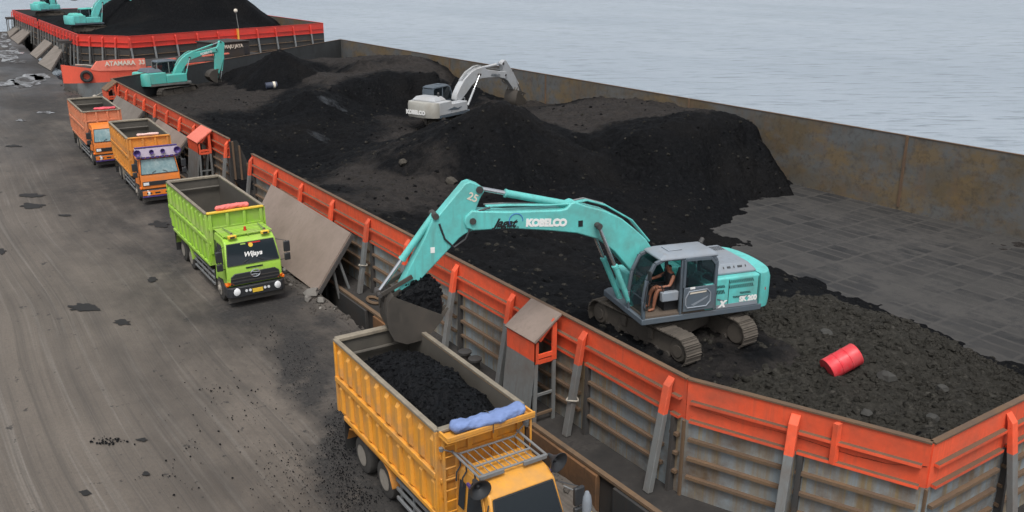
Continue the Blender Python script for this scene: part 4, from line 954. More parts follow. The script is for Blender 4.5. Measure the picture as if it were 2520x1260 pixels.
    mb.prism([(-bw, yf - .45, .48), (-bw, yf + .02, .48), (-bw*.86, yf + .17, .48), (bw*.86, yf + .17, .48), (bw, yf + .02, .48), (bw, yf - .45, .48)], (0, 0, .42)); bp = mb.build('bumper', M[P.get('bump', 'blackp')], root, bevel=.03)
    for s in (1, -1):
        mb = MB(); mb.lathe((s*(cw - .27), yf + .12, .73), (s*.25, 1, .06), [(0, .16), (.05, .16), (.075, .11), (.085, .02)], 16); mb.build('headlight', M['lamp'], root)
        mb = MB(); mb.box(min(s*(cw - .04), s*(cw + .07)), max(s*(cw - .04), s*(cw + .07)), yf - .25, yf + .03, .94, 1.05); mb.build('corner_lamp', M['amber'], root, bevel=.02)
        for x in ((.30, .45) if P.get('fogs') else (.42,)):
            mb = MB(); mb.cyl((s*x, yf + .165, .72), (s*x, yf + .19, .72), .055, n=12); mb.build('fog_lamp', M['lamp'], root)
    mb = MB(); mb.box(-.21, .21, yf + .172, yf + .185, .60, .76); mb.build('number_plate', M['plate'], root)
    mb = MB(); mb.box(-bw + .05, bw - .05, yf - .1, yf - .06, .22, .475); mb.build('skirt', M['chassis'], root)
    return root

def front_lime(root, P, cw, yf, zr, y0, d, sl, A, B, up_, nf, wx):
    mb = MB(); mb.prism([(-cw + .10, yf + .002, .97), (cw - .10, yf + .002, .97), (cw - .14, yf + .002, 1.32), (cw - .30, yf - .004, 1.44), (-cw + .30, yf - .004, 1.44), (-cw + .14, yf + .002, 1.32)], (0, .05, 0)); mb.build('grille', M['blackp'], root, bevel=.02)
    for z in (1.10, 1.24):
        mb = MB(); mb.box(-cw + .16, cw - .16, yf + .053, yf + .07, z - .018, z + .018); mb.build('grille_bar', M['darksteel'], root)
    # chrome ring badge
    c = Vector((0, yf + .075, 1.36)); mb = MB(); mb.tube([c + Vector((.19*math.cos(q), .0, .15*math.sin(q))) for q in np.linspace(0, 2*PI, 25)], .022, 7, cap=False)
    e = mb.build('badge', M['chrome'], root)
    for s in (1, -1):
        mb = MB(); mb.tube([c + Vector((s*-.17, 0, s*.045)), c + Vector((s*.02, 0, s*.045)), c + Vector((s*.10, 0, s*.075)), c + Vector((s*.155, 0, s*.08))], .018, 6); mb.build('badge', M['chrome'], root)
    mb = MB(); mb.box(-.34, .34, yf - .01, yf + .012, 1.585, 1.635); mb.build('bonnet_slot', M['blackp'], root)
    for s in (1, -1):
        mb = MB(); mb.prism([(s*(cw - .24), yf + .01, 1.00), (s*(cw + .005), yf - .03, 1.0), (s*(cw + .005), yf - .03, 1.13), (s*(cw - .10), yf + .01, 1.10)], (0, .05, 0)); mb.build('indicator', M['amber'], root)
    q = B + up_*.36 + nf*.02
    lettering('Wijaya', .27, M['white'], root, frame((-.02, q.y, q.z), (-1, 0, 0), up_), bold=.006, shear=.35)
    for x, w_, m_ in ((.30, .2, 'green'), (-.15, .5, 'redlens')):
        mb = MB(); q = B + up_*.80 + nf*.016; mb.bar((x + w_/2, q.y, q.z), (x - w_/2, q.y, q.z), .01, .05, up_); mb.build('sticker', M[m_], root)
    mb = MB(); q = B + up_*.72 + nf*.014; mb.lathe((0, q.y, q.z), nf, [(0, .09), (.008, .09), (.009, .01)], 14); mb.build('sticker', M['plate'], root)
    # slatted roof board, air horns, beacon
    for i in range(6):
        y = y0 + .05 + i*.21; mb = MB(); mb.box(-cw + .12, cw - .12, y, y + .15, zr + .05, zr + .085); mb.build('roof_slat', M['green'], root, bevel=.008)
    for x in (-cw + .25, 0, cw - .25):
        mb = MB(); mb.box(x - .03, x + .03, y0 + .02, y0 + 1.28, zr + .012, zr + .048); mb.build('roof_batten', M['green'], root)
    for s in (1, -1):
        mb = MB(); x = s*(cw - .45); mb.tube([(x + s*.06, y0 + .30, zr + .15), (x, y0 + 1.10, zr + .15), (x, y0 + 1.3, zr + .15)], [.022, .035, .06], 10); mb.build('air_horn', M['chrome'], root)
        mb = MB(); mb.box(x - .17, x + .17, y0 + 1.30, y0 + 1.42, zr - .03, zr + .10); hb = mb.build('amber_lamp_box', M['plate'], root, bevel=.02)
        mb = MB(); mb.box(x - .09, x + .09, y0 + 1.422, y0 + 1.432, zr - .01, zr + .06); mb.build('lens', M['blackp'], hb)
    mb = MB(); mb.lathe((-.02, y0 + .85, zr + .086), (0, 0, 1), [(0, .07), (.04, .07), (.05, .055), (.14, .05), (.17, .02)], 12); mb.build('beacon', M['redlens'], root)

def front_amber(root, P, cw, yf, zr, y0, d, sl, A, B, up_, nf, wx):
    mb = MB(); mb.box(-cw + .08, cw - .08, yf + .002, yf + .03, 1.12, 1.36); mb.build('grille', M['blackp'], root, bevel=.01)
    for s in (1, -1):
        mb = MB(); mb.box(min(s*(cw - .42), s*(cw - .12)), max(s*(cw - .42), s*(cw - .12)), yf + .032, yf + .06, 1.15, 1.31); mb.build('square_headlight', M['lamp'], root, bevel=.01)
    mb = MB(); mb.box(-cw, cw, yf + .172, yf + .20, .60, .86); mb.build('bumper_board', M['orangecab'], root, bevel=.01)
    for x in (-.72, -.28, .28, .72):
        mb = MB(); mb.box(x - .14, x + .14, yf + .202, yf + .21, .69, .77); mb.build('bumper_slot', M['blackp'], root)
    mb = MB(); mb.box(-cw - .02, cw + .02, yf + .17, yf + .19, .50, .58); mb.build('trim_strip', M['purple'], root)
    if not P.get('visor', True): return
    # decorated sun visor with four round horns
    mb = MB(); mb.loft([[(-cw - .08, y0 + d - sl - .10, zr + .02), (cw + .08, y0 + d - sl - .10, zr + .02), (cw + .08, y0 + d - sl + .16, zr - .10), (-cw - .08, y0 + d - sl + .16, zr - .10)], [(-cw - .08, y0 + d - sl - .12, zr + .42), (cw + .08, y0 + d - sl - .12, zr + .42), (cw + .08, y0 + d - sl + .02, zr + .40), (-cw - .08, y0 + d - sl + .02, zr + .40)]]); mb.build('sun_visor', M['visor'], root, bevel=.02)
    for i in range(9):
        x = -cw + .05 + i*(2*cw - .1)/8; mb = MB(); mb.box(x - .09, x + .09, y0 + d - sl + .13, y0 + d - sl + .17, zr - .16, zr - .06); mb.build('fringe', M['purple'], root)
    mb = MB(); mb.box(-cw - .06, cw + .06, y0 + d - sl - .14, y0 + d - sl + .04, zr + .422, zr + .47); mb.build('visor_rail', M['purple'], root)
    for x, r, yy in ((-cw - .0, .20, .28), (cw + .0, .20, .28), (-.30, .13, .2), (.30, .13, .2)):
        mb = MB(); yb_ = y0 + d - sl; z = zr + .20; mb.lathe((x, yb_ + .02, z), (0, 1, 0), [(0, .07), (yy - .08, .10), (yy, r), (yy + .02, r), (yy + .018, r*.85), (yy - .1, .06), (yy - .1, .005)], 16); mb.build('horn', M['purple'], root)

def front_yellow(root, P, cw, yf, zr, y0, d, sl, A, B, up_, nf, wx):
    mb = MB(); mb.box(-cw + .08, cw - .08, yf + .002, yf + .03, 1.05, 1.36); mb.build('grille', M['blackp'], root, bevel=.01)
    mb = MB(); mb.box(-.55, .45, yf + .01, yf + .14, 1.58, 1.66); mb.build('dash_plate', M['plate'], root, bevel=.01)
    # tubular roof rack
    zz = zr + .13; x1 = cw - .20; ya_, yb_ = y0 - .15, y0 + d - sl - .42
    mb = MB(); rr = mb
    lines = [[(-x1, ya_, zz), (x1, ya_, zz)], [(-x1, yb_, zz), (x1, yb_, zz)], [(-x1, ya_, zz), (-x1, yb_, zz)], [(x1, ya_, zz), (x1, yb_, zz)], [(-x1, ya_ + (yb_ - ya_)*.62, zz), (x1, ya_ + (yb_ - ya_)*.62, zz)]]
    for l in lines:
        mb = MB(); mb.tube(l, .026, 8); mb.build('rack_tube', M['guard'], root)
    for i in range(1, 8):
        x = -x1 + 2*x1*i/8; mb = MB(); mb.tube([(x, ya_, zz), (x, yb_, zz)], .014, 6); mb.build('rack_bar', M['guard'], root)
    for s in (1, -1):
        mb = MB(); mb.tube([(s*(x1 + .13), ya_ - .1, zz + .06), (s*(x1 + .13), yb_ + .08, zz + .02)], .03, 8); mb.build('rack_rail', M['guard'], root)
        mb = MB(); mb.box(min(s*.25, s*.85), max(s*.25, s*.85), yb_ + .03, yb_ + .10, zz - .05, zz + .05); mb.build('rack_bracket', M['guard'], root, bevel=.012)
        for y in (ya_ + .25, (ya_ + yb_)/2, yb_ - .15):
            mb = MB(); mb.tube([(s*(x1 + .12), y, zz + .03), (s*(cw - .09), y, zr - .0), (s*(cw + .01), y, zr - .14), (s*(cw + .02), y, zr - .34)], .02, 6); mb.build('rack_leg', M['blackp'], root)
        # loudspeaker horns at the front corners
        mb = MB(); x = s*(cw + .02); mb.lathe((x, yb_ + .0, zz - .04), (s*.15, 1, -.12), [(0, .05), (.12, .07), (.24, .14), (.32, .235), (.35, .245), (.345, .225), (.24, .10), (.20, .06), (.24, .05), (.26, .01)], 22); mb.build('loudspeaker', M['blackp'], root, smooth=50)
        # rear lamps on stalks
        mb = MB(); mb.tube([(s*x1, ya_, zz), (s*(x1 + .35), ya_ - .12, zz + .16)], .016, 6); mb.build('stalk', M['guard'], root)
        mb = MB(); mb.lathe((s*(x1 + .37), ya_ - .13, zz + .12), (0, 0, 1), [(0, .05), (.08, .06), (.1, .02)], 8); mb.build('marker_lamp', M['guard'], root)
        # rain guard above the side window
        mb = MB(); mb.bar((s*(cw - .03), y0 + .5, zr - .22), (s*(cw - .01), y0 + d - sl - .25, zr - .25), .05, .07); mb.build('rain_guard', M['purple'], root)
    # clearance mirrors on a long arm at the truck's left
    s = -1; mx = s*(cw + .42); my = y0 + d + .15
    mb = MB(); mb.tube([(s*cw, my - .3, 2.45), (mx, my, 2.2), (mx, my, 1.6), (s*cw, my - .2, 1.45)], .018, 6); a = mb.build('mirror_arm', M['guard'], root)
    mb = MB(); mb.lathe((mx, my, 1.62), (0, 0, 1), [(0, .09), (.15, .11), (.45, .11), (.6, .09), (.7, .04)], 14); mb.build('mirror', M['hood'], a)
    mb = MB(); mb.lathe((mx, my, 1.68), (0, 0, 1), [(0, .118), (.14, .118)], 14); mb.build('reflector', M['plate'], a)
    # ladder at the front corner of the bed
    hw = P['W']/2
    for x in (hw - .06, hw - .36):
        mb = MB(); mb.bar((x, .20, 1.0), (x, .14, 3.40), .05, .04, (0, 1, 0)); mb.build('ladder_rail', M['yellow'], root)
    for i in range(8):
        z = 1.2 + i*.28; mb = MB(); mb.cyl((hw - .34, .19, z), (hw - .08, .19, z), .018, n=6); mb.build('ladder_rung', M['yellow'], root)
    # shelf across the front of the bed that carries the tarpaulin
    zt = P.get('zt', 3.45); mb = MB(); mb.box(-hw - .03, hw + .03, .10, .50, zt - .06, zt - .01); mb.build('front_shelf', M['yellow'], root, bevel=.01)
    mb = MB(); mb.box(-hw - .03, hw + .03, .46, .51, zt - .005, zt + .09); mb.build('shelf_lip', M['yellow'], root, bevel=.01)
    for x in (hw + .0, -hw + .0):
        mb = MB(); mb.box(x - .025, x + .025, .10, .46, zt - .005, zt + .07); mb.build('shelf_lip', M['yellow'], root)
    mb = MB(); mb.bar((-hw + .06, .45, 2.3), (-hw + .06, .45, 3.38), .035, .035, (0, 1, 0)); mb.build('shelf_stay', M['yellow'], root)

yel = dump_truck((9.42, 15.2, 0), -1.5, 'yellow dump truck loaded with coal under the bucket, nearest the viewer', dict(L=5.85, W=2.2, bed='yellow', cab='yellowcab', axles=(.80, -3.2, -4.62), cabw=1.84, cy=.42, cd=1.64, zr=2.80, slope=.34, ribs=10, front=front_yellow, guardm='orange', rim='bedrim', cut=.1))
grn = dump_truck((10.40, 35.75, 0), -1.0, 'lime green dump truck with an empty bed and a pink roll over its front', dict(L=6.55, W=2.34, bed='green', cab='greencab', axles=(.75, -3.85, -5.25), cabw=2.22, ribs=10, front=front_lime, guardm='green', frontrim='plate', cut=.5, fogs=True, cd=1.72, cy=.26))
org = dump_truck((11.30, 54.5, 0), -2.5, 'amber dump truck with an orange cab and a purple horn visor', dict(L=6.5, W=2.30, bed='orange', cab='orangecab', axles=(.75, -4.0, -5.4), cabw=2.15, ribs=9, front=front_amber, glass='blueglass', guardm='bedrim', cut=.3, frontrim='orange'))
cor = dump_truck((10.90, 66.2, 0), -1.5, 'faded orange-pink dump truck at the back of the queue', dict(L=7.0, W=2.36, bed='corbed', cab='orangecab', axles=(.75, -4.2, -5.6), cabw=2.15, ribs=9, front=front_amber, glass='blueglass', guardm='bedrim', cut=.3, visor=False))
def on_truck(t, x, y, z): return t.matrix_basis @ Vector((x, y, z))
def rolled(t, x0, x1, y, z, r, m, label, n=3, flat=.75):
    org_ = on_truck(t, (x0 + x1)/2, y, z - r*flat); mb = MB(); rings = []; R = random.Random(int(x0*100) + n)
    for i in range(61):
        f = i/60; x = x0 + (x1 - x0)*f; e = min(1, min(f, 1 - f)*14 + .35); ring = []
        for k in range(22):
            a = 2*PI*k/22; rr = r*e*(1 + .28*mnoise.noise((x*3.0, math.cos(a)*1.2, math.sin(a)*1.2 + n)) + .22*mnoise.noise((x*9 + 2*a, math.cos(a)*2, n)) + .08*math.sin(x*6 + n))
            ring.append(on_truck(t, x, y + rr*math.cos(a) + .05*math.sin(x*3 + n), z + rr*flat*math.sin(a)) - org_)
        rings.append(ring)
    mb.loft(rings); o = mb.build('rolled_tarpaulin', m, smooth=80); o.location = org_
    return tag(o, label, 'tarpaulin', 'rolled tarpaulins on the truck beds')
tz = 3.56
tb_ = rolled(yel, -.98, .90, .29, 3.60, .19, M['tarpblue'], 'bulky blue rolled tarpaulin on the front shelf of the yellow truck', 2)
mb = MB(); mb.tube([on_truck(yel, -.02 + .03*math.sin(a), .29 + .215*math.cos(a), 3.60 + .17*math.sin(a)) - tb_.location for a in np.linspace(0, 2*PI, 18)] + [on_truck(yel, .0, .53, 3.35) - tb_.location], .012, 5); mb.build('tie_cord', M['darksteel'], tb_)
rolled(grn, -.62, .78, -.12, 3.62, .13, M['tarppink'], 'salmon pink rolled tarpaulin on the front rim of the lime truck bed', 5)
rolled(org, -.62, .62, -.12, 3.62, .12, M['tarppale'], 'pale whitish pink rolled tarpaulin on the front rim of the amber truck bed', 8, .6)
rolled(cor, -.95, .45, -.10, 3.62, .13, M['tarprose'], 'rose red rolled tarpaulin on the front rim of the rearmost truck bed', 9, .7)
# coal heaped in the yellow truck
mb = MB(); nx, ny = 46, 92; vs = []
for j in range(ny):
    for i in range(nx):
        u, v = i/(nx - 1), j/(ny - 1); x = -1.04 + 2.08*u; y = -5.78 + 5.72*v
        q = max(0, 1 - ((x + .02)/1.25)**2)*max(0, 1 - ((y + 2.55)/3.2)**2)
        z = 2.52 + 1.08*q**.7 + .10*mnoise.fractal((x*1.8, y*1.8, 3), 1, 2, 5) + .045*mnoise.noise((x*6, y*6, 1))
        vs.append((x, y, z))
mb.add(vs, [(j*nx + i, j*nx + i + 1, (j + 1)*nx + i + 1, (j + 1)*nx + i) for j in range(ny - 1) for i in range(nx - 1)])
R = random.Random(3)
for _ in range(1100):
    x, y = R.uniform(-.95, .95), R.uniform(-5.6, -.25); q = max(0, 1 - ((x + .02)/1.25)**2)*max(0, 1 - ((y + 2.55)/3.2)**2)
    z = 2.52 + 1.08*q**.7 + .10*mnoise.fractal((x*1.8, y*1.8, 3), 1, 2, 5); lump(mb, (x, y, z + .01), .022 + .05*R.random()**3, _, 0)
o = mb.build('coal_load', M['coalload'], smooth=0); o.matrix_basis = yel.matrix_basis.copy(); tag(o, 'shiny black coal heaped in the bed of the yellow truck', None, kind='stuff')

# ------------------------------------------------------------------ excavators
BF, BT = (.60, 3.95), (6.42, 6.45)            # boom foot and tip as surveyed on the near machine (metres along, up)
BOOM = [(6.66, 6.42), (6.62, 6.58), (6.44, 6.74), (5.42, 6.69), (3.85, 6.60), (3.66, 6.62), (3.52, 6.76), (3.40, 6.80), (3.26, 6.74), (3.0, 6.63), (2.44, 6.45), (1.9, 6.16), (1.5, 5.83), (1.1, 5.40), (.72, 4.85), (.38, 4.2), (.40, 3.82), (.60, 3.70), (.86, 3.78), (1.25, 4.05), (1.63, 4.45), (2.12, 5.03), (2.66, 5.46), (3.31, 5.70), (4.2, 5.87), (5.42, 6.05), (6.40, 6.17), (6.6, 6.26)]
AB = (8.46, 4.52)
ARM = [(6.60, 7.50), (6.45, 7.54), (6.22, 7.44), (6.08, 7.34), (6.06, 7.22), (6.16, 7.08), (6.30, 6.76), (6.22, 6.42), (6.34, 6.18), (6.62, 6.08), (6.78, 5.98), (8.32, 4.50), (8.40, 4.41), (8.52, 4.42), (8.60, 4.56), (7.74, 6.12), (7.52, 6.62), (7.36, 6.68)]
BUCKET = [(-1.26, -.06), (-1.25, -.24), (-1.16, -.62), (-.95, -1.02), (-.60, -1.28), (-.22, -1.30), (.06, -1.05), (.30, -.62), (.40, -.22), (.36, -.02)]
def simil(p, a0, a1, b0, b1):
    u = complex(a1[0] - a0[0], a1[1] - a0[1]); v = complex(b1[0] - b0[0], b1[1] - b0[1]); q = complex(p[0] - a0[0], p[1] - a0[1])*v/u
    return (b0[0] + q.real, b0[1] + q.imag)
def excavator(C, z0, az, taz, F, Tp, B, curl, label, P, sc=1.06, near=False):
    root = thing('excavator', (C[0], C[1], z0), label, 'excavator', 'excavators working in the coal barges')
    ang = math.atan2(math.cos(rad(az)), math.sin(rad(az))); tang = math.atan2(math.cos(rad(taz)), math.sin(rad(taz)))
    S = Matrix.Scale(sc, 4); U = Matrix.Rotation(ang, 4, 'Z') @ S; V = Matrix.Rotation(tang, 4, 'Z') @ Matrix.Translation((0, 0, -.03)) @ Matrix.Scale(sc*.95, 4)
    A3 = Matrix.Rotation(ang, 4, 'Z')                          # attachment points are already in metres
    c, c2, hd, cg = M[P['c']], M[P.get('c2', P['c'])], M[P['hood']], M[P['cabm']]
    up = lambda: MB(U)
    def add(mb, name, m, par=root, **k): return mb.build(name, m, par, **k)
    # --- tracks
    for s in (1, -1):
        y = s*1.195; hl = 1.78
        mb = MB(V); mb.hexa([(-hl, y - .17, .22), (hl, y - .17, .22), (hl, y + .17, .22), (-hl, y + .17, .22), (-hl, y - .12, .74), (hl, y - .12, .74), (hl, y + .12, .74), (-hl, y + .12, .74)]); fr = add(mb, 'track_frame', M['track'], bevel=.03)
        for x, r in ((hl, .36), (-hl, .36)):
            mb = MB(V); mb.lathe((x, y - .2, .46), (0, 1, 0), [(0, .2), (0, r - .06), (.06, r), (.34, r), (.40, r - .06), (.40, .2), (.43, .18), (.43, .01)] if s > 0 else [(-.03, .01), (-.03, .18), (0, .2), (0, r - .06), (.06, r), (.34, r), (.40, r - .06), (.40, .2)], 20); add(mb, 'track_wheel', M['track'])
        for k in range(7):
            x = -1.35 + .45*k; mb = MB(V); mb.cyl((x, y - .22, .2), (x, y + .22, .2), .11, n=10); add(mb, 'track_roller', M['trackdark'])
        for x in (-.6, .6):
            mb = MB(V); mb.box(x - .10, x + .10, y + s*.15 - .06, y + s*.15 + .06, .45, .78); add(mb, 'track_guard', M['track'], bevel=.02)
        # shoe belt
        r = .46; per = 4*hl + 2*PI*r; n = 44; pos = []
        for k in range(n):
            d = per*k/n
            if d < 2*hl: p, t = (-hl + d, 2*r), 0
            elif d < 2*hl + PI*r: q = (d - 2*hl)/r; p, t = (hl + r*math.sin(q), r + r*math.cos(q)), -q
            elif d < 4*hl + PI*r: p, t = (hl - (d - 2*hl - PI*r), 0), PI
            else: q = (d - 4*hl - PI*r)/r; p, t = (-hl - r*math.sin(q), r - r*math.cos(q)), PI - q
            pos.append((p, t))
        belt = MB(V)
        for k, (p, t) in enumerate(pos):
            for off, h_ in ((0, 0),):
                Q = Matrix.Translation((p[0], y, p[1])) @ Matrix.Rotation(-t, 4, 'Y')
                tgt = MB(V @ Q) if near else belt
                if not near: tgt.M = V @ Q
                w_ = per/n*.5 - .008
                tgt.add([(-w_, -.30, -.03), (w_, -.30, -.03), (w_, .30, -.03), (-w_, .30, -.03), (-w_, -.30, .0), (-w_ + .03, -.30, .035), (-w_ + .055, -.30, .006), (-.015, -.30, .006), (.0, -.30, .035), (.03, -.30, .006), (w_, -.30, .004),
                          (-w_, .30, .0), (-w_ + .03, .30, .035), (-w_ + .055, .30, .006), (-.015, .30, .006), (.0, .30, .035), (.03, .30, .006), (w_, .30, .004)],
                        [(0, 3, 2, 1), (0, 1, 10, 9, 8, 7, 6, 5, 4), (3, 11, 12, 13, 14, 15, 16, 17, 2), (4, 5, 12, 11), (5, 6, 13, 12), (6, 7, 14, 13), (7, 8, 15, 14), (8, 9, 16, 15), (9, 10, 17, 16), (0, 4, 11, 3), (1, 2, 17, 10)])
                if near: add(tgt, 'track_shoe', M['track'], fr, smooth=0)
        if not near: tag(add(belt, 'track_belt', M['trackdark'], fr, smooth=0), kind='stuff')
    mb = MB(V); mb.prism([(-.75, -.95, .42), (.75, -.95, .42), (.95, 0, .42), (.75, .95, .42), (-.75, .95, .42), (-.95, 0, .42)], (0, 0, .42)); add(mb, 'car_body', M['track'], bevel=.05)
    mb = up(); mb.cyl((0, 0, .84), (0, 0, 1.03), .66, n=28); add(mb, 'slew_ring', M['darksteel'])
    # --- upper works
    mb = up(); mb.prism([(-2.2, -1.32, 1.03), (1.45, -1.32, 1.03), (1.66, -1.18, 1.03), (1.66, 1.36, 1.03), (-2.2, 1.36, 1.03)], (0, 0, .19)); add(mb, 'platform_skirt', cg, bevel=.03)
    mb = up(); mb.prism([(-2.08, -1.33, 1.221), (-.66, -1.33, 1.221), (-.66, 1.35, 1.221), (-2.08, 1.35, 1.221)], (0, 0, .93)); eh = add(mb, 'engine_housing', c, bevel=.06, seg=3)
    arc = [(-2.10, -1.34)] + [(-2.08 - .72*math.cos(q)**.6 if abs(q) < PI/2 - .01 else -2.10, 1.34*math.sin(q)*1.0) for q in np.linspace(-PI/2 + .02, PI/2 - .02, 17)] + [(-2.10, 1.36)]
    mb = up(); mb.loft([[(x*(1 if x > -2.12 else .985), y, z) for x, y in arc] for z in (1.10,)] + [[(x, y, 1.30) for x, y in arc], [(x, y, 1.95) for x, y in arc], [(x*(1 if x > -2.12 else .975), y*.985, 2.14) for x, y in arc]]); cwt = add(mb, 'counterweight', c2, bevel=.04, seg=3, smooth=50)
    for s in (1, -1):
        mb = up(); mb.box(-2.42, -2.32, s*1.17 - .1, s*1.17 + .1, 1.78, 1.86); add(mb, 'tail_light', M['redlens'], cwt)
    mb = up(); mb.box(-.64, 1.22, -1.33, -.52, 1.221, 1.92); add(mb, 'tank_housing', c, bevel=.06, seg=3)
    mb = up(); mb.box(-.64, .50, -.50, .34, 1.221, 1.62); add(mb, 'valve_cover', c, bevel=.05)
    mb = up(); mb.box(-.655, -.30, .36, 1.35, 1.221, 2.02); add(mb, 'side_cover', c, bevel=.04)
    mb = up(); mb.loft([[(-2.06, -.86, 2.152), (-.74, -.86, 2.152), (-.74, 1.16, 2.152), (-2.06, 1.16, 2.152)], [(-2.06, -.86, 2.22), (-.74, -.86, 2.22), (-.74, 1.16, 2.22), (-2.06, 1.16, 2.22)], [(-1.86, -.66, 2.44), (-.95, -.66, 2.44), (-.95, .98, 2.44), (-1.86, .98, 2.44)]]); hood = add(mb, 'engine_hood', hd, bevel=.05, seg=3)
    mb = up(); mb.tube([(-1.2, -.55, 2.42), (-1.2, -.55, 2.62), (-1.3, -.62, 2.70)], .07, 10); add(mb, 'exhaust', M['darksteel'])
    for x0 in (-.1, .55):
        mb = up(); mb.tube([(x0, -1.2, 1.92), (x0, -1.2, 2.15), (x0 + .5, -1.2, 2.15), (x0 + .5, -1.2, 1.92)], .018, 6); add(mb, 'handrail', c)
    if near:
        lv = None
        def louv(x, z, par, L=.15, mside=1.352, tilt=.05):
            mb = up(); mb.prism([(x, mside, z), (x + .026, mside, z), (x + .026 + tilt, mside, z + L), (x + tilt, mside, z + L)], (0, .006, 0)); add(mb, 'louvre', M['inkblack'], par)
        for k in range(14): louv(-1.12 - k*.058, 1.96, eh, .10); louv(-1.12 - k*.058, 1.80, eh, .11)
        for k in range(7): louv(-1.50 - k*.05, 1.60, eh, .07)
        for k in range(11): louv(-1.28 - k*.05, 1.50, eh, .06)
        for z, L in ((1.86, .08), (1.68, .12)):
            for k in range(6): louv(-.70 - k*.048, z, eh, L)
        mb = up(); mb.prism([(-.70, 1.353, 1.50), (-1.05, 1.353, 1.42), (-.70, 1.353, 1.55)], (0, .006, 0)); add(mb, 'stripe', M['exgrey'], eh)
        for x in (-1.06, -2.03):
            mb = up(); mb.box(x - .01, x + .01, 1.345, 1.354, 1.23, 2.08); add(mb, 'panel_joint', M['inkblack'], eh)
        mb = up(); mb.box(-2.04, -.68, 1.352, 1.362, 1.235, 1.35); add(mb, 'sill_plate', hd, eh)
        for k in range(8): 
            mb = up(); x = -1.80 + k*.07; mb.prism([(x, -.52, 2.442), (x + .03, -.52, 2.442), (x + .03, -.16, 2.442), (x, -.16, 2.442)], (0, 0, .006)); add(mb, 'hood_slot', M['inkblack'], hood)
        for k, yy in enumerate((.0, .12, .17, .22, .27, .42, .55, .60, .65, .78)):
            mb = up(); xx = -1.91; mb.prism([(xx - .0, yy - .2, 2.385), (xx, yy - .17, 2.385), (xx - .045, yy - .17, 2.335), (xx - .045, yy - .2, 2.335)], (-.006, 0, .006)); add(mb, 'hood_slot', M['inkblack'], hood)
        for k, xx in enumerate((-1.75, -1.62, -1.58, -1.54, -1.50, -1.37, -1.24, -1.20, -1.16, -1.03)):
            mb = up(); mb.prism([(xx, 1.045, 2.365), (xx + .025, 1.045, 2.365), (xx + .025, 1.085, 2.315), (xx, 1.085, 2.315)], (0, .008, .006)); add(mb, 'hood_slot', M['inkblack'], hood)
        ll = lambda t, size, x, z, m, **k: lettering(t, size*sc, m, root, U @ frame((x, 1.362, z), (-1, 0, 0), (0, 0, 1)) @ Matrix.Scale(1/sc, 4), **k)
        ll('SK 200', .21, -1.72, 1.44, M['white'], bold=.012, space=.95)
        ll('X', .24, -.86, 1.36, M['white'], bold=.02, shear=.3)
        mb = up(); mb.box(-2.32, -2.15, 1.26, 1.32, 1.62, 1.70); add(mb, 'reflector', M['redlens'], cwt)
        mb = up(); mb.tube([(-.35, 1.0, 2.03), (-.35, 1.0, 2.2), (-.55, .9, 2.2)], .03, 8); add(mb, 'air_intake', c)
        mb = up(); mb.cyl((-.5, .6, 2.02), (-.5, .6, 2.12), .13, n=14); add(mb, 'filler_cap', c)
    # --- cab
    x0, x1, ya, yb = -.62, 1.62, .36, 1.36
    out = [(x0, 1.22), (x0, 2.70), (x0 + .12, 2.86), (1.02, 2.90), (1.32, 2.80), (1.54, 2.35), (x1, 1.75), (x1 - .02, 1.22)]
    for y in (ya + .05, yb - .05):
        for i in range(len(out) - 1):
            mb = up(); mb.bar((out[i][0], y, out[i][1]), (out[i + 1][0], y, out[i + 1][1]), .10, .10, (0, 1, 0)); add(mb, 'cab_pillar', cg, bevel=.02)
        mb = up(); mb.bar((.46, y, 1.22), (.46, y, 2.88), .09, .09, (0, 1, 0)); add(mb, 'cab_pillar', cg, bevel=.02)
    mb = up(); mb.loft([[(x0 - .02, ya - .02, 2.84), (1.18, ya - .02, 2.86), (1.18, yb + .02, 2.86), (x0 - .02, yb + .02, 2.84)], [(x0 - .02, ya - .02, 2.92), (1.20, ya - .02, 2.94), (1.20, yb + .02, 2.94), (x0 - .02, yb + .02, 2.92)], [(x0 + .15, ya + .12, 3.02), (.98, ya + .12, 3.03), (.98, yb - .12, 3.03), (x0 + .15, yb - .12, 3.02)]]); add(mb, 'cab_roof', M[P.get('roof', P['hood'])], bevel=.04, seg=3)
    mb = up(); mb.box(.35, .80, ya + .3, yb - .3, 3.032, 3.06); add(mb, 'roof_hatch', M[P.get('roof', P['hood'])], bevel=.012)
    mb = up(); mb.box(x0, x1 - .05, ya + .02, yb - .02, 1.222, 1.28); add(mb, 'cab_floor', M['floor'])
    mb = up(); mb.box(x0 + .0, x0 + .06, ya + .1, yb - .1, 1.281, 2.8 if P.get('solid') else 2.05); add(mb, 'cab_back', cg)
    mb = up(); mb.box(x0 + .02, x0 + .04, ya + .1, yb - .1, 2.051, 2.82); add(mb, 'rear_window', M['glass'])
    mb = up(); mb.box(x0 + .1, 1.5, ya + .0, ya + .03, 1.281, 1.9); add(mb, 'cab_side_panel', cg)
    mb = up(); mb.box(x0 + .1, 1.4, ya + .02, ya + .035, 1.901, 2.8); add(mb, 'side_window', M['glass'])
    mb = up(); mb.prism([(1.60, ya + .1, 1.35), (1.60, yb - .1, 1.35), (1.60, yb - .1, 1.75), (1.60, ya + .1, 1.75)], (.012, 0, 0)); add(mb, 'front_lower_window', M['glass'])
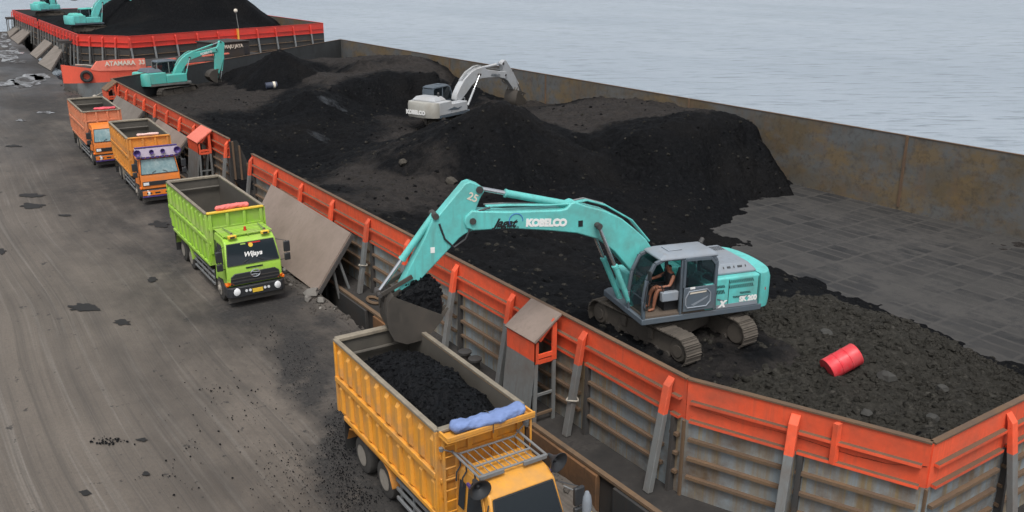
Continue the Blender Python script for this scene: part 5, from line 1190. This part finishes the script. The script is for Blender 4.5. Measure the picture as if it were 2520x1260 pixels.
    mb = up(); mb.loft([[(1.60, ya + .1, 1.80), (1.60, yb - .1, 1.80), (1.585, yb - .1, 1.80), (1.585, ya + .1, 1.80)], [(1.53, ya + .1, 2.34), (1.53, yb - .1, 2.34), (1.515, yb - .1, 2.34), (1.515, ya + .1, 2.34)], [(1.31, ya + .1, 2.78), (1.31, yb - .1, 2.78), (1.295, yb - .1, 2.78), (1.295, ya + .1, 2.78)]]); add(mb, 'windscreen', M['glass'])
    # the door: swung back flat on near machine, so the front doorway stands open
    mb = up(); mb.prism([(x0 + .05, yb + .012, 1.30), (.42, yb + .012, 1.30), (.42, yb + .012, 2.02), (x0 + .05, yb + .012, 2.02)], (0, .05, 0)); door = add(mb, 'cab_door', cg, bevel=.02)
    mb = up(); mb.prism([(x0 + .10, yb - .02, 2.05), (.40, yb - .02, 2.05), (.40, yb - .02, 2.78), (x0 + .10, yb - .02, 2.74)], (0, .012, 0)); add(mb, 'door_window', M['glass'], door)
    for a_, b_ in (((x0 + .05, 2.03), (x0 + .05, 2.62)), ((x0 + .05, 2.62), (x0 + .22, 2.82)), ((x0 + .22, 2.82), (.42, 2.84)), ((.42, 2.84), (.42, 2.03))):
        mb = up(); mb.bar((a_[0], yb + .035, a_[1]), (b_[0], yb + .035, b_[1]), .07, .05, (0, 1, 0)); add(mb, 'door_frame', cg, door)
    ov = [(x, yb + .070, z) for x, z in ((.30, 1.42), (.36, 1.52), (.36, 1.72), (.26, 1.90), (-.30, 1.92), (-.42, 1.80), (-.42, 1.55), (-.30, 1.42), (.30, 1.42))]
    mb = up(); mb.tube(ov, .02, 6); add(mb, 'door_trim', hd, door)
    if near:
        mb = up(); mb.prism([(.24, yb + .064, 1.82), (-.28, yb + .064, 1.84), (-.30, yb + .064, 1.88), (.22, yb + .064, 1.88)], (0, .006, 0)); add(mb, 'door_sticker', M['palewhite'], door)
        mb = up(); mb.prism([(.18, yb + .064, 1.50), (.10, yb + .064, 1.46), (-.32, yb + .064, 1.66), (-.36, yb + .064, 1.72)], (0, .006, 0)); add(mb, 'door_sticker', hd, door)
        mb = up(); mb.prism([(.08, yb + .066, 1.97), (.24, yb + .066, 1.97), (.24, yb + .066, 2.03), (.08, yb + .066, 2.03)], (0, .006, 0)); add(mb, 'door_sticker', M['white'], door)
    else:
        mb = up(); mb.prism([(.50, yb - .02, 1.30), (1.55, yb - .02, 1.30), (1.58, yb - .02, 1.85), (.50, yb - .02, 1.95)], (0, .04, 0)); add(mb, 'cab_side_panel', cg)
        mb = up(); mb.prism([(.50, yb - .02, 1.96), (1.56, yb - .02, 1.87), (1.27, yb - .02, 2.76), (.50, yb - .02, 2.82)], (0, .012, 0)); add(mb, 'side_window', M['darkglass'])
    # --- seat and controls
    mb = up(); mb.box(.32, .86, .62, 1.12, 1.60, 1.74); st_ = add(mb, 'seat', M['seat'], bevel=.05)
    mb = up(); mb.hexa([(.26, .62, 1.70), (.40, .62, 1.70), (.40, 1.12, 1.70), (.26, 1.12, 1.70), (.10, .66, 2.40), (.22, .66, 2.40), (.22, 1.08, 2.40), (.10, 1.08, 2.40)]); add(mb, 'seat_back', M['seat'], st_, bevel=.05)
    mb = up(); mb.box(.34, .84, .66, 1.08, 1.281, 1.59); add(mb, 'seat_base', M['interior'], st_)
    for y in (.50, 1.20):
        mb = up(); mb.box(.5, 1.02, y - .08, y + .08, 1.62, 1.90); cs_ = add(mb, 'console', M['interior'] if y < 1 else M['hood'], bevel=.03)
        mb = up(); mb.tube([(.95, y, 1.9), (1.02, y, 2.1)], .018, 6); add(mb, 'lever', M['blackp'], cs_)
    for y in (.76, .94):
        mb = up(); mb.tube([(1.30, y, 1.29), (1.26, y, 1.75)], .016, 6); add(mb, 'travel_lever', M['blackp'])
    mb = up(); mb.tube([(1.58, yb + .02, 1.5), (1.66, yb + .06, 1.6), (1.60, yb + .06, 2.2), (1.5, yb + .02, 2.3)], .018, 6); add(mb, 'handrail', M['blackp'])
    mb = up(); mb.bar((1.46, yb + .0, 2.45), (1.6, yb + .14, 2.5), .03, .03); mr = add(mb, 'mirror_arm', M['blackp'])
    mb = up(); mb.box(1.55, 1.60, yb + .08, yb + .26, 2.42, 2.70); add(mb, 'mirror', M['blackp'], mr, bevel=.02)
    # --- boom, arm, bucket : outlines in the plane of the attachment
    zz = lambda p: (p[0], p[1] - z0)
    mp = lambda p: zz(simil(p, BF, BT, F, Tp)); ma = lambda p: zz(simil(p, BT, AB, Tp, B))
    def thin(p):
        s_ = p[0]; mid = 6.42 if s_ > 3.2 else None
        if s_ > 6.3: return p
        return (p[0], p[1] + (-.07 if p[1] > 6.3 or s_ < 2.2 and p[1] > 4.6 + (s_ - .4)*.75 else .09)) if s_ > 1.2 else p
    ks = math.dist(F, Tp)/math.dist(BF, BT)
    def slab(poly, hw, name, m, par=root, taper=None, **k):
        mb = MB(A3); mb.loft([[(x, -hw, z) for x, z in poly], [(x, hw, z) for x, z in poly]]); return add(mb, name, m, par, **k)
    boom = slab([mp(thin(p)) for p in BOOM], .25*ks, 'boom', c, bevel=.035, seg=2)
    arm = slab([ma(p) for p in ARM], .19*ks, 'arm', c, bevel=.03, seg=2)
    def pin(p, hw, r, par): mb = MB(A3); mb.cyl((p[0], -hw, p[1]), (p[0], hw, p[1]), r, n=14); add(mb, 'pin', M['darksteel'], par)
    def cyl_(p, q, y, rb, rr, frac, name, par=root):
        mb = MB(A3); P0 = Vector((p[0], y, p[1])); P1 = Vector((q[0], y, q[1])); m_ = P0.lerp(P1, frac)
        mb.cyl(P0, m_, rb, n=14); o = add(mb, name, c, par)
        mb = MB(A3); mb.cyl(m_, m_.lerp(P1, .06), rb*1.15, n=14); add(mb, 'gland', c, o)
        mb = MB(A3); mb.cyl(m_, P1, rr, n=12); add(mb, 'rod', M['chrome'], o)
        mb = MB(A3); mb.cyl(P1 - Vector((0, rb, 0)) if False else A3.inverted() @ (A3 @ P1 - A3 @ Vector((0, rb, 0))), A3.inverted() @ (A3 @ P1 + A3 @ Vector((0, rb, 0))), rb*1.1, n=12); add(mb, 'rod_eye', M['darksteel'], o)
    bc = mp((2.72, 6.0)); fb = (F[0] + .95*ks, F[1] - z0 - .62*ks)
    for y in (.40, -.40):
        cyl_(fb, bc, y*ks, .085*ks, .055*ks, .50, 'boom_cylinder')
    pin(bc, .50*ks, .075*ks, boom); pin(mp(BT), .30*ks, .09*ks, boom); pin(mp((3.42, 6.56)), .22*ks, .10*ks, boom)
    cyl_(mp((3.42, 6.58)), ma((6.20, 7.30)), 0, .105*ks, .065*ks, .70, 'arm_cylinder')
    pin(ma((6.20, 7.30)), .24*ks, .10*ks, arm)
    cr = math.radians(curl)
    aB = zz(B)
    def bk(p): x, z = p[0]*ks*.98, p[1]*ks*(.90 if p[1] < 0 else 1.0); return (aB[0] + x*math.cos(cr) - z*math.sin(cr), aB[1] + x*math.sin(cr) + z*math.cos(cr))
    lk = (aB[0] + .60*ks, aB[1] + .08*ks) if near else (ma((8.95, 4.75)))
    a1 = ma((7.44, 6.66)); cyl_(a1, lk, 0, .095*ks, .055*ks, .55, 'bucket_cylinder')
    pin(a1, .23*ks, .09*ks, arm)
    l0 = ma((8.15, 5.05))
    for y in (.24, -.24):
        mb = MB(A3); mb.bar((l0[0], y*ks, l0[1]), (lk[0], y*ks, lk[1]), .12*ks, .05*ks, (0, 1, 0)); add(mb, 'link', M['bucket'], bevel=.01)
    e = bk((.34, -.35))
    mb = MB(A3); mb.bar((lk[0], 0, lk[1]), (e[0], 0, e[1]), .13*ks, .30*ks, (0, 1, 0)); add(mb, 'link', M['bucket'], bevel=.02)
    pin(lk, .30*ks, .06*ks, arm); pin(aB, .32*ks, .085*ks, arm)
    hw = .56*ks; pl = [bk(p) for p in BUCKET]; pi = [bk((p[0]*.93 - .02, p[1]*.93 + .02)) for p in BUCKET]
    n = len(pl); mb = MB(A3); mb.loft([[(pl[i][0], -hw, pl[i][1]), (pl[i][0], hw, pl[i][1]), (pi[i][0], hw, pi[i][1]), (pi[i][0], -hw, pi[i][1])] for i in range(n)]); bu = add(mb, 'bucket', M['bucket'], bevel=0)
    for s in (1, -1):
        mb = MB(A3); mb.prism([(x, s*hw, z) for x, z in pl], A3.to_3x3().inverted() @ (A3.to_3x3() @ Vector((0, s*.035, 0)))); add(mb, 'bucket_side', M['bucket'], bu)
    for s in (-.22, .22):
        mb = MB(A3); q = [bk(p) for p in ((-.14, .14), (.14, .14), (.42, -.25), (.30, -.7), (-.2, -.25))]; mb.loft([[(x, s*ks - .03, z) for x, z in q], [(x, s*ks + .03, z) for x, z in q]]); add(mb, 'bucket_ear', M['bucket'], bu)
    for k in range(5):
        y = -hw + hw*2*(k + .5)/5; a_, b_ = bk((-1.25, -.10)), bk((-1.32, .16)); mb = MB(A3); mb.bar((a_[0], y, a_[1]), (b_[0], y, b_[1]), .12*ks, .07*ks, (0, 1, 0), w1=.05, h1=.04); add(mb, 'bucket_tooth', M['track'], bu)
    # hoses and pipes
    for y in (-.10, .06, .16):
        mb = MB(A3); mb.tube([(*((mp(p)[0]), y*ks), mp(p)[1]) for p in ((.95, 5.3), (1.55, 6.0), (2.4, 6.52), (3.0, 6.72), (3.5, 6.66 if y else 6.66), (4.2, 6.68), (5.4, 6.78), (6.0, 6.80))], .028*ks, 6); add(mb, 'hydraulic_pipe', c if y > 0 else M['guard'], boom)
    mb = MB(A3); mb.tube([(mp(p)[0], .20*ks, mp(p)[1]) for p in ((5.9, 6.78), (6.4, 6.66))] + [(ma(p)[0], .21*ks, ma(p)[1]) for p in ((6.5, 6.2), (6.62, 5.95), (6.95, 5.75), (7.2, 6.0), (7.35, 6.45))], .03*ks, 6); add(mb, 'hose', M['blackp'], arm)
    return root, A3, mp, ma, bk, U, ks

z0m = 2.10
ex, A3, mp, ma, bk, U, ks = excavator((18.5, 18.62), z0m, -75, 180, (.60, 3.95), (6.42, 6.45), (8.46, 4.52), 26, 'large turquoise excavator with its operator in the open cab, loading the yellow truck',
    dict(c='teal', c2='teal', hood='hood', cabm='exgrey'), sc=1.04, near=True)
# lettering on the side of boom and arm that faces the viewer (the machine's left, +y)
def side_text(t, size, p, q, m, y, f, **k):
    a, b = Vector((f(p)[0], 0, f(p)[1])), Vector((f(q)[0], 0, f(q)[1])); o = a.lerp(b, .5) + Vector((0, y, 0))
    return lettering(t, size, m, ex, A3 @ frame(o, b - a, Vector((0, 0, 1))), **k)
yb_ = .25*ks + .006
side_text('KOBELCO', .285, (4.72, 6.235), (3.80, 6.155), M['white'], yb_, mp, bold=.02, space=.92)
side_text('Jagat', .33, (5.80, 6.33), (5.2, 6.28), M['inkblack'], yb_, mp, bold=.012, shear=.45)
side_text('KONSTRUKSI', .11, (5.70, 6.19), (5.15, 6.14), M['inkblack'], yb_, mp, shear=.2)
mb = MB(A3); c0 = mp((5.17, 6.35)); mb.tube([(c0[0] + .2*math.cos(q), yb_, c0[1] + .2*math.sin(q)) for q in np.linspace(-.6, 3.3, 18)], .012, 5); mb.build('ring_mark', M['inkblue'], ex)
mb = MB(A3); c0 = mp((3.22, 6.08)); mb.box(c0[0] - .07, c0[0] + .07, yb_ - .004, yb_ + .004, c0[1] - .09, c0[1] + .09); mb.build('sticker', M['inkblack'], ex)
side_text('25', .30, (6.48, 7.14), (6.30, 7.05), M['palewhite'], .19*ks + .006, ma, bold=.006)
mb = MB(A3); c0 = ma((7.55, 5.72)); mb.box(c0[0] - .06, c0[0] + .06, .19*ks, .19*ks + .006, c0[1] - .08, c0[1] + .08); mb.build('sticker', M['white'], ex)
# coal held in the bucket
def heap(x, v):
    t = (x + 1.20)/1.44; return -.25 + .98*max(0, math.sin(PI*min(1, t*1.02 + .06)))**.45*max(0, 1 - (2*v - 1)**2)**.42
mb = MB(A3); rings = []; R = random.Random(2)
for i in range(20):
    x = -1.18 + 1.40*i/19; ring = []
    for j in range(21):
        v = j/20; y = (-.56 + 1.12*v)*ks; q = Vector((x*3, y*3, 2)); z = heap(x, v) + .09*mnoise.fractal(q, 1, 2, 4)
        p = bk((x + .05*mnoise.noise(q*2), z)); ring.append((p[0], y, p[1]))
    for j in range(20, -1, -1): p = bk((x*.9 - .03, -.75)); ring.append((p[0], (-.5 + 1.0*j/20)*ks, p[1]))
    rings.append(ring)
mb.loft(rings)
for k_ in range(260):
    x, v = R.uniform(-1.08, .16), R.uniform(.03, .97); p = bk((x, heap(x, v)))
    lump(mb, (p[0], (-.56 + 1.12*v)*ks, p[1]), .02 + .05*R.random()**2, k_)
o = mb.build('bucket_coal', M['coalload'], smooth=0); o.location = ex.location; tag(o, 'black coal heaped in the raised bucket of the near turquoise excavator', None, kind='stuff')

exW = excavator((37.3, 65.6), -.2, 68, 20, (1.75, 2.05), (8.9, 3.3), (11.5, .95), -40, 'white excavator digging behind the tall coal cone in the middle of the barge', dict(c='cream', c2='cream2', hood='cream', cabm='exgrey', roof='exgrey', solid=True), sc=1.15)
r_, A, mpW, maW, bkW, UW, kW = exW
lettering('KOBELCO', .38, M['white'], r_, UW @ frame((-2.83, .25, 1.45), (0, -1, 0), (0, 0, 1)), bold=.03)
a, b = mpW((4.5, 6.2)), mpW((5.5, 6.3)); lettering('KOBELCO', .30, M['exgrey'], r_, A @ frame(Vector((b[0]*.5 + a[0]*.5, -.30*kW, (a[1] + b[1])/2)), (b[0] - a[0], 0, b[1] - a[1]), (0, 0, 1)), bold=.01)
mb = MB(UW); mb.prism([(-1.2, -1.345, 1.55), (.1, -1.345, 1.45), (.5, -1.345, 1.62), (.0, -1.345, 1.55), (-.4, -1.345, 1.68)], UW.to_3x3().inverted() @ Vector((0, 0, 0)) + Vector((0, -.01, 0))); mb.build('swoosh_mark', M['exgrey'], r_)
exT = excavator((21.3, 91.2), .75, 78, 60, (.78, 2.45), (5.35, 4.75), (5.05, 1.85), -100, 'turquoise excavator with a grey cab at the far end of the nearest barge', dict(c='tealold', c2='tealold', hood='exgrey', cabm='greysteel'), sc=1.10)
r_, A, mpW, maW, bkW, UW, kW = exT
a, b = mpW((4.5, 6.2)), mpW((5.5, 6.3)); lettering('KOBELCO', .28, M['white'], r_, A @ frame(Vector((b[0]*.5 + a[0]*.5, -.30*kW, (a[1] + b[1])/2)), (b[0] - a[0], 0, b[1] - a[1]), (0, 0, 1)), bold=.01)
excavator((24.8, 151), 2.95, 80, 95, (.8, 4.6), (6.0, 8.6), (8.4, 5.0), -30, 'turquoise excavator working at the foot of the huge far coal heap', dict(c='teal', c2='teal', hood='tealold', cabm='exgrey'), sc=1.15)
excavator((26.0, 198), 2.95, 70, 90, (.8, 4.6), (3.6, 9.4), (5.6, 6.2), -60, 'most distant turquoise excavator, cut by the top edge of the picture', dict(c='teal', c2='teal', hood='tealold', cabm='exgrey'), sc=1.15)

# ------------------------------------------------------------------ the operator, seated in the near cab
def person():
    org = ex.location + U.to_3x3() @ Vector((.58, .87, 1.74)); root = thing('person', org, 'person in a black sleeveless top driving the near turquoise excavator, barefoot', 'person')
    Q = U.copy(); Q.translation = (0, 0, 0)
    J = {}; E = []; V_ = []; Rr = []
    def j(name, p, r, par=None):
        J[name] = len(V_); V_.append(Q @ (Vector(p) - Vector((.58, .87, 1.74)))); Rr.append(r)
        if par: E.append((J[par], J[name]))
    y = .87
    j('pelvis', (.56, y, 1.85), .150); j('waist', (.55, y, 2.00), .130, 'pelvis'); j('chest', (.55, y, 2.17), .155, 'waist'); j('collar', (.57, y, 2.30), .095, 'chest'); j('neck', (.60, y, 2.38), .055, 'collar'); j('skull', (.635, y, 2.49), .092, 'neck'); j('crown', (.63, y, 2.57), .080, 'skull')
    for s, n in ((1, 'L'), (-1, 'R')):
        j('sh' + n, (.57, y + s*.185, 2.26), .066, 'collar'); j('el' + n, (.72 if s > 0 else .86, y + s*.25, 2.02 if s > 0 else 2.14), .048, 'sh' + n); j('wr' + n, (.97 if s > 0 else 1.10, y + s*.20, 2.00 if s > 0 else 2.12), .034, 'el' + n); j('hand' + n, (1.05 if s > 0 else 1.18, y + s*.19, 2.01 if s > 0 else 2.12), .040, 'wr' + n)
        j('hip' + n, (.62, y + s*.10, 1.84), .110, 'pelvis'); j('knee' + n, (1.03, y + s*(.16 if s > 0 else .10), 1.93 if s > 0 else 1.88), .072, 'hip' + n); j('calf' + n, (1.10, y + s*.15, 1.70), .064, 'knee' + n); j('ankle' + n, (1.14, y + s*.15, 1.40), .042, 'calf' + n); j('heel' + n, (1.14, y + s*.15, 1.345), .045, 'ankle' + n); j('toe' + n, (1.32, y + s*.17, 1.32), .035, 'heel' + n)
    me = bpy.data.meshes.new('body'); me.from_pydata(V_, E, []); o = bpy.data.objects.new('body', me); col.objects.link(o)
    sk = o.modifiers.new('skin', 'SKIN'); sk.use_smooth_shade = True
    for d_, r in zip(me.skin_vertices[0].data, Rr): d_.radius = (r*1.05, r*1.05)
    me.skin_vertices[0].data[0].use_root = True
    ss = o.modifiers.new('sub', 'SUBSURF'); ss.levels = 2; ss.render_levels = 2
    dg = bpy.context.evaluated_depsgraph_get(); bm_ = bpy.data.meshes.new_from_object(o.evaluated_get(dg)); bpy.data.objects.remove(o)
    for m in ('skin', 'vest', 'shorts', 'hair'): bm_.materials.append(M[m])
    Qi = Q.inverted()
    for p in bm_.polygons:
        c = Qi @ p.center + Vector((.58, .87, 1.74)); p.use_smooth = True
        if 1.90 < c.z < 2.335 and abs(c.y - y) < .185 and c.x < .76: p.material_index = 1
        elif c.z < 2.02 and c.x < .86 and c.z > 1.70: p.material_index = 2
        elif c.z > 2.50 and (c.x < .66 or c.z > 2.585): p.material_index = 3
    body = bpy.data.objects.new('body', bm_); col.objects.link(body); body.parent = root
    def pt(p): return Q @ (Vector(p) - Vector((.58, .87, 1.74)))
    mb = MB(); mb.loft([[pt((.715, y - .012, 2.51)), pt((.715, y + .012, 2.51)), pt((.70, y, 2.52))], [pt((.74, y - .02, 2.475)), pt((.74, y + .02, 2.475)), pt((.70, y, 2.46))]]); mb.build('nose', M['skin'], root)
    for s in (1, -1):
        mb = MB(); mb.lathe(pt((.712, y + s*.034, 2.515)), Q.to_3x3() @ Vector((1, 0, 0)), [(-.01, .012), (.004, .010), (.008, .003)], 8); mb.build('eye', M['eye'], root)
        mb = MB(); mb.lathe(pt((.62, y + s*.085, 2.50)), Q.to_3x3() @ Vector((0, s, 0)), [(0, .028), (.014, .03), (.02, .012)], 10); mb.build('ear', M['skin'], root)
        # fingers closed on the lever
        hx, hz = (1.05, 2.01) if s > 0 else (1.18, 2.12)
        for k in range(4):
            L = (.058, .066, .062, .05)[k]; yy = y + s*.19; z = hz + .026 - .018*k
            mb = MB(); mb.tube([pt((hx + .01, yy + s*.02, z)), pt((hx + .03 + L*.5, yy + s*.015, z)), pt((hx + .045 + L*.5, yy - s*.02, z - .004)), pt((hx + .02 + L*.3, yy - s*.035, z - .006))], [.0095, .009, .0085, .007], 7); mb.build('finger', M['skin'], root)
        mb = MB(); mb.tube([pt((hx - .01, y + s*.165, hz + .02)), pt((hx + .03, y + s*.15, hz + .045)), pt((hx + .06, y + s*.165, hz + .05))], [.012, .011, .008], 7); mb.build('thumb', M['skin'], root)
    mb = MB(); mb.bar(pt((.722, y - .022, 2.445)), pt((.722, y + .022, 2.445)), .008, .008); mb.build('mouth', plain('lips', (.20, .06, .045), .6), root)
person()

# ------------------------------------------------------------------ drums
def drum(loc, axis, label, side, top, r=.30, L=.90):
    root = thing('oil_drum', loc, label, 'drum'); ax = Vector(axis).normalized(); c = -ax*L/2
    mb = MB(); mb.lathe(c, ax, [(0, r*.93), (.0, r), (.02, r*1.02), (.04, r), (L*.31, r), (L*.325, r*1.035), (L*.345, r*1.035), (L*.36, r), (L*.64, r), (L*.655, r*1.035), (L*.675, r*1.035), (L*.69, r), (L - .04, r), (L - .02, r*1.02), (L, r), (L, r*.93)], 32); mb.build('shell', M[side], root, smooth=30)
    for q, d in ((c + ax*(L - .02), ax), (c + ax*.02, -ax)):
        mb = MB(); mb.lathe(q, d, [(0, r*.95), (.008, r*.94), (.008, .01)], 32); mb.build('lid', M[top], root)
    u = ax.cross(Vector((0, 0, 1))).normalized(); mb = MB(); mb.cyl(c + ax*(L - .015) + u*r*.6, c + ax*(L + .012) + u*r*.6, .035, n=10); mb.build('bung', M[top], root)
    return root
x, y, z = hit(2068, 915); drum((x, y, z + .30), (.80, -.26, .36), 'red steel drum lying on the coarse coal pile near the barge corner', 'drumred', 'drumtop', .33, .98)
x, y, z = hit(668, 218); d2 = drum((x, y, z + .25), (.95, -.1, .05), 'small dark blue drum with a pale band lying in the middle of the barge', 'drumblue', 'drumblue', .32, 1.1)
mb = MB(); ax = Vector((.95, -.1, .05)).normalized(); mb.lathe(ax*.16, ax, [(0, .325), (0, .345), (.22, .345), (.22, .325)], 24); mb.build('pale_band', M['palewhite'], d2)
# pale bags and clutter by the far machine
for k_, (px, py, lab) in enumerate([(237, 62, 'white sack lying by the bucket of the far turquoise excavator'), (92, 27, 'white sack lying beside the most distant excavator'), (227, 42, 'small white sack between the arm of the far excavator and the heap')]):
    mb = MB(); lump(mb, (0, 0, 0), .62 if k_ < 2 else .5, 40 + k_, 0, .45); o = mb.build('white_sack', M['white'], smooth=70); x, y, _z = G(px, py, 3.1); o.location = (x, y, float(f2(np.array([x]), np.array([y]))[0]) + .3 if k_ < 2 else 4.4); tag(o, lab, 'sack')

# ------------------------------------------------------------------ smoke seeping from the coal
def smoke(px, py, size, dens, label):
    x, y, z = hit(px, py); mb = MB(); mb.lathe((0, 0, -.3), (0, 0, 1), [(0, .05), (.2, .6), (.7, 1), (1.3, .8), (1.8, .05)], 16)
    m = bpy.data.materials.new('thin_smoke'); m.use_nodes = True; n = m.node_tree; n.nodes.clear(); h = N(n)
    out = n.nodes.new('ShaderNodeOutputMaterial'); v = n.nodes.new('ShaderNodeVolumePrincipled'); v.inputs['Color'].default_value = (.75, .82, .9, 1)
    f = h.ramp(h.noise(.9, 5, .65, h.map((1, 1, 1), loc=(px*.01, 0, 0)), 1.2), (.42, 0), (.75, 1))
    n.links.new(h.math('MULTIPLY', f, dens), v.inputs['Density']); n.links.new(v.outputs[0], out.inputs['Volume'])
    o = mb.build('smoke_wisp', m); o.location = (x, y, z); o.scale = size; o.rotation_euler = (0, rad(28), -.5); tag(o, label, None, kind='stuff')
smoke(815, 262, (1.5, .45, .38), .55, 'bluish smoke wisp rising from the coal near the middle of the barge')
smoke(795, 345, (1.6, .9, .22), .28, 'faint smoke hanging low on the dark coal slope')
sc.cycles.volume_bounces = 0
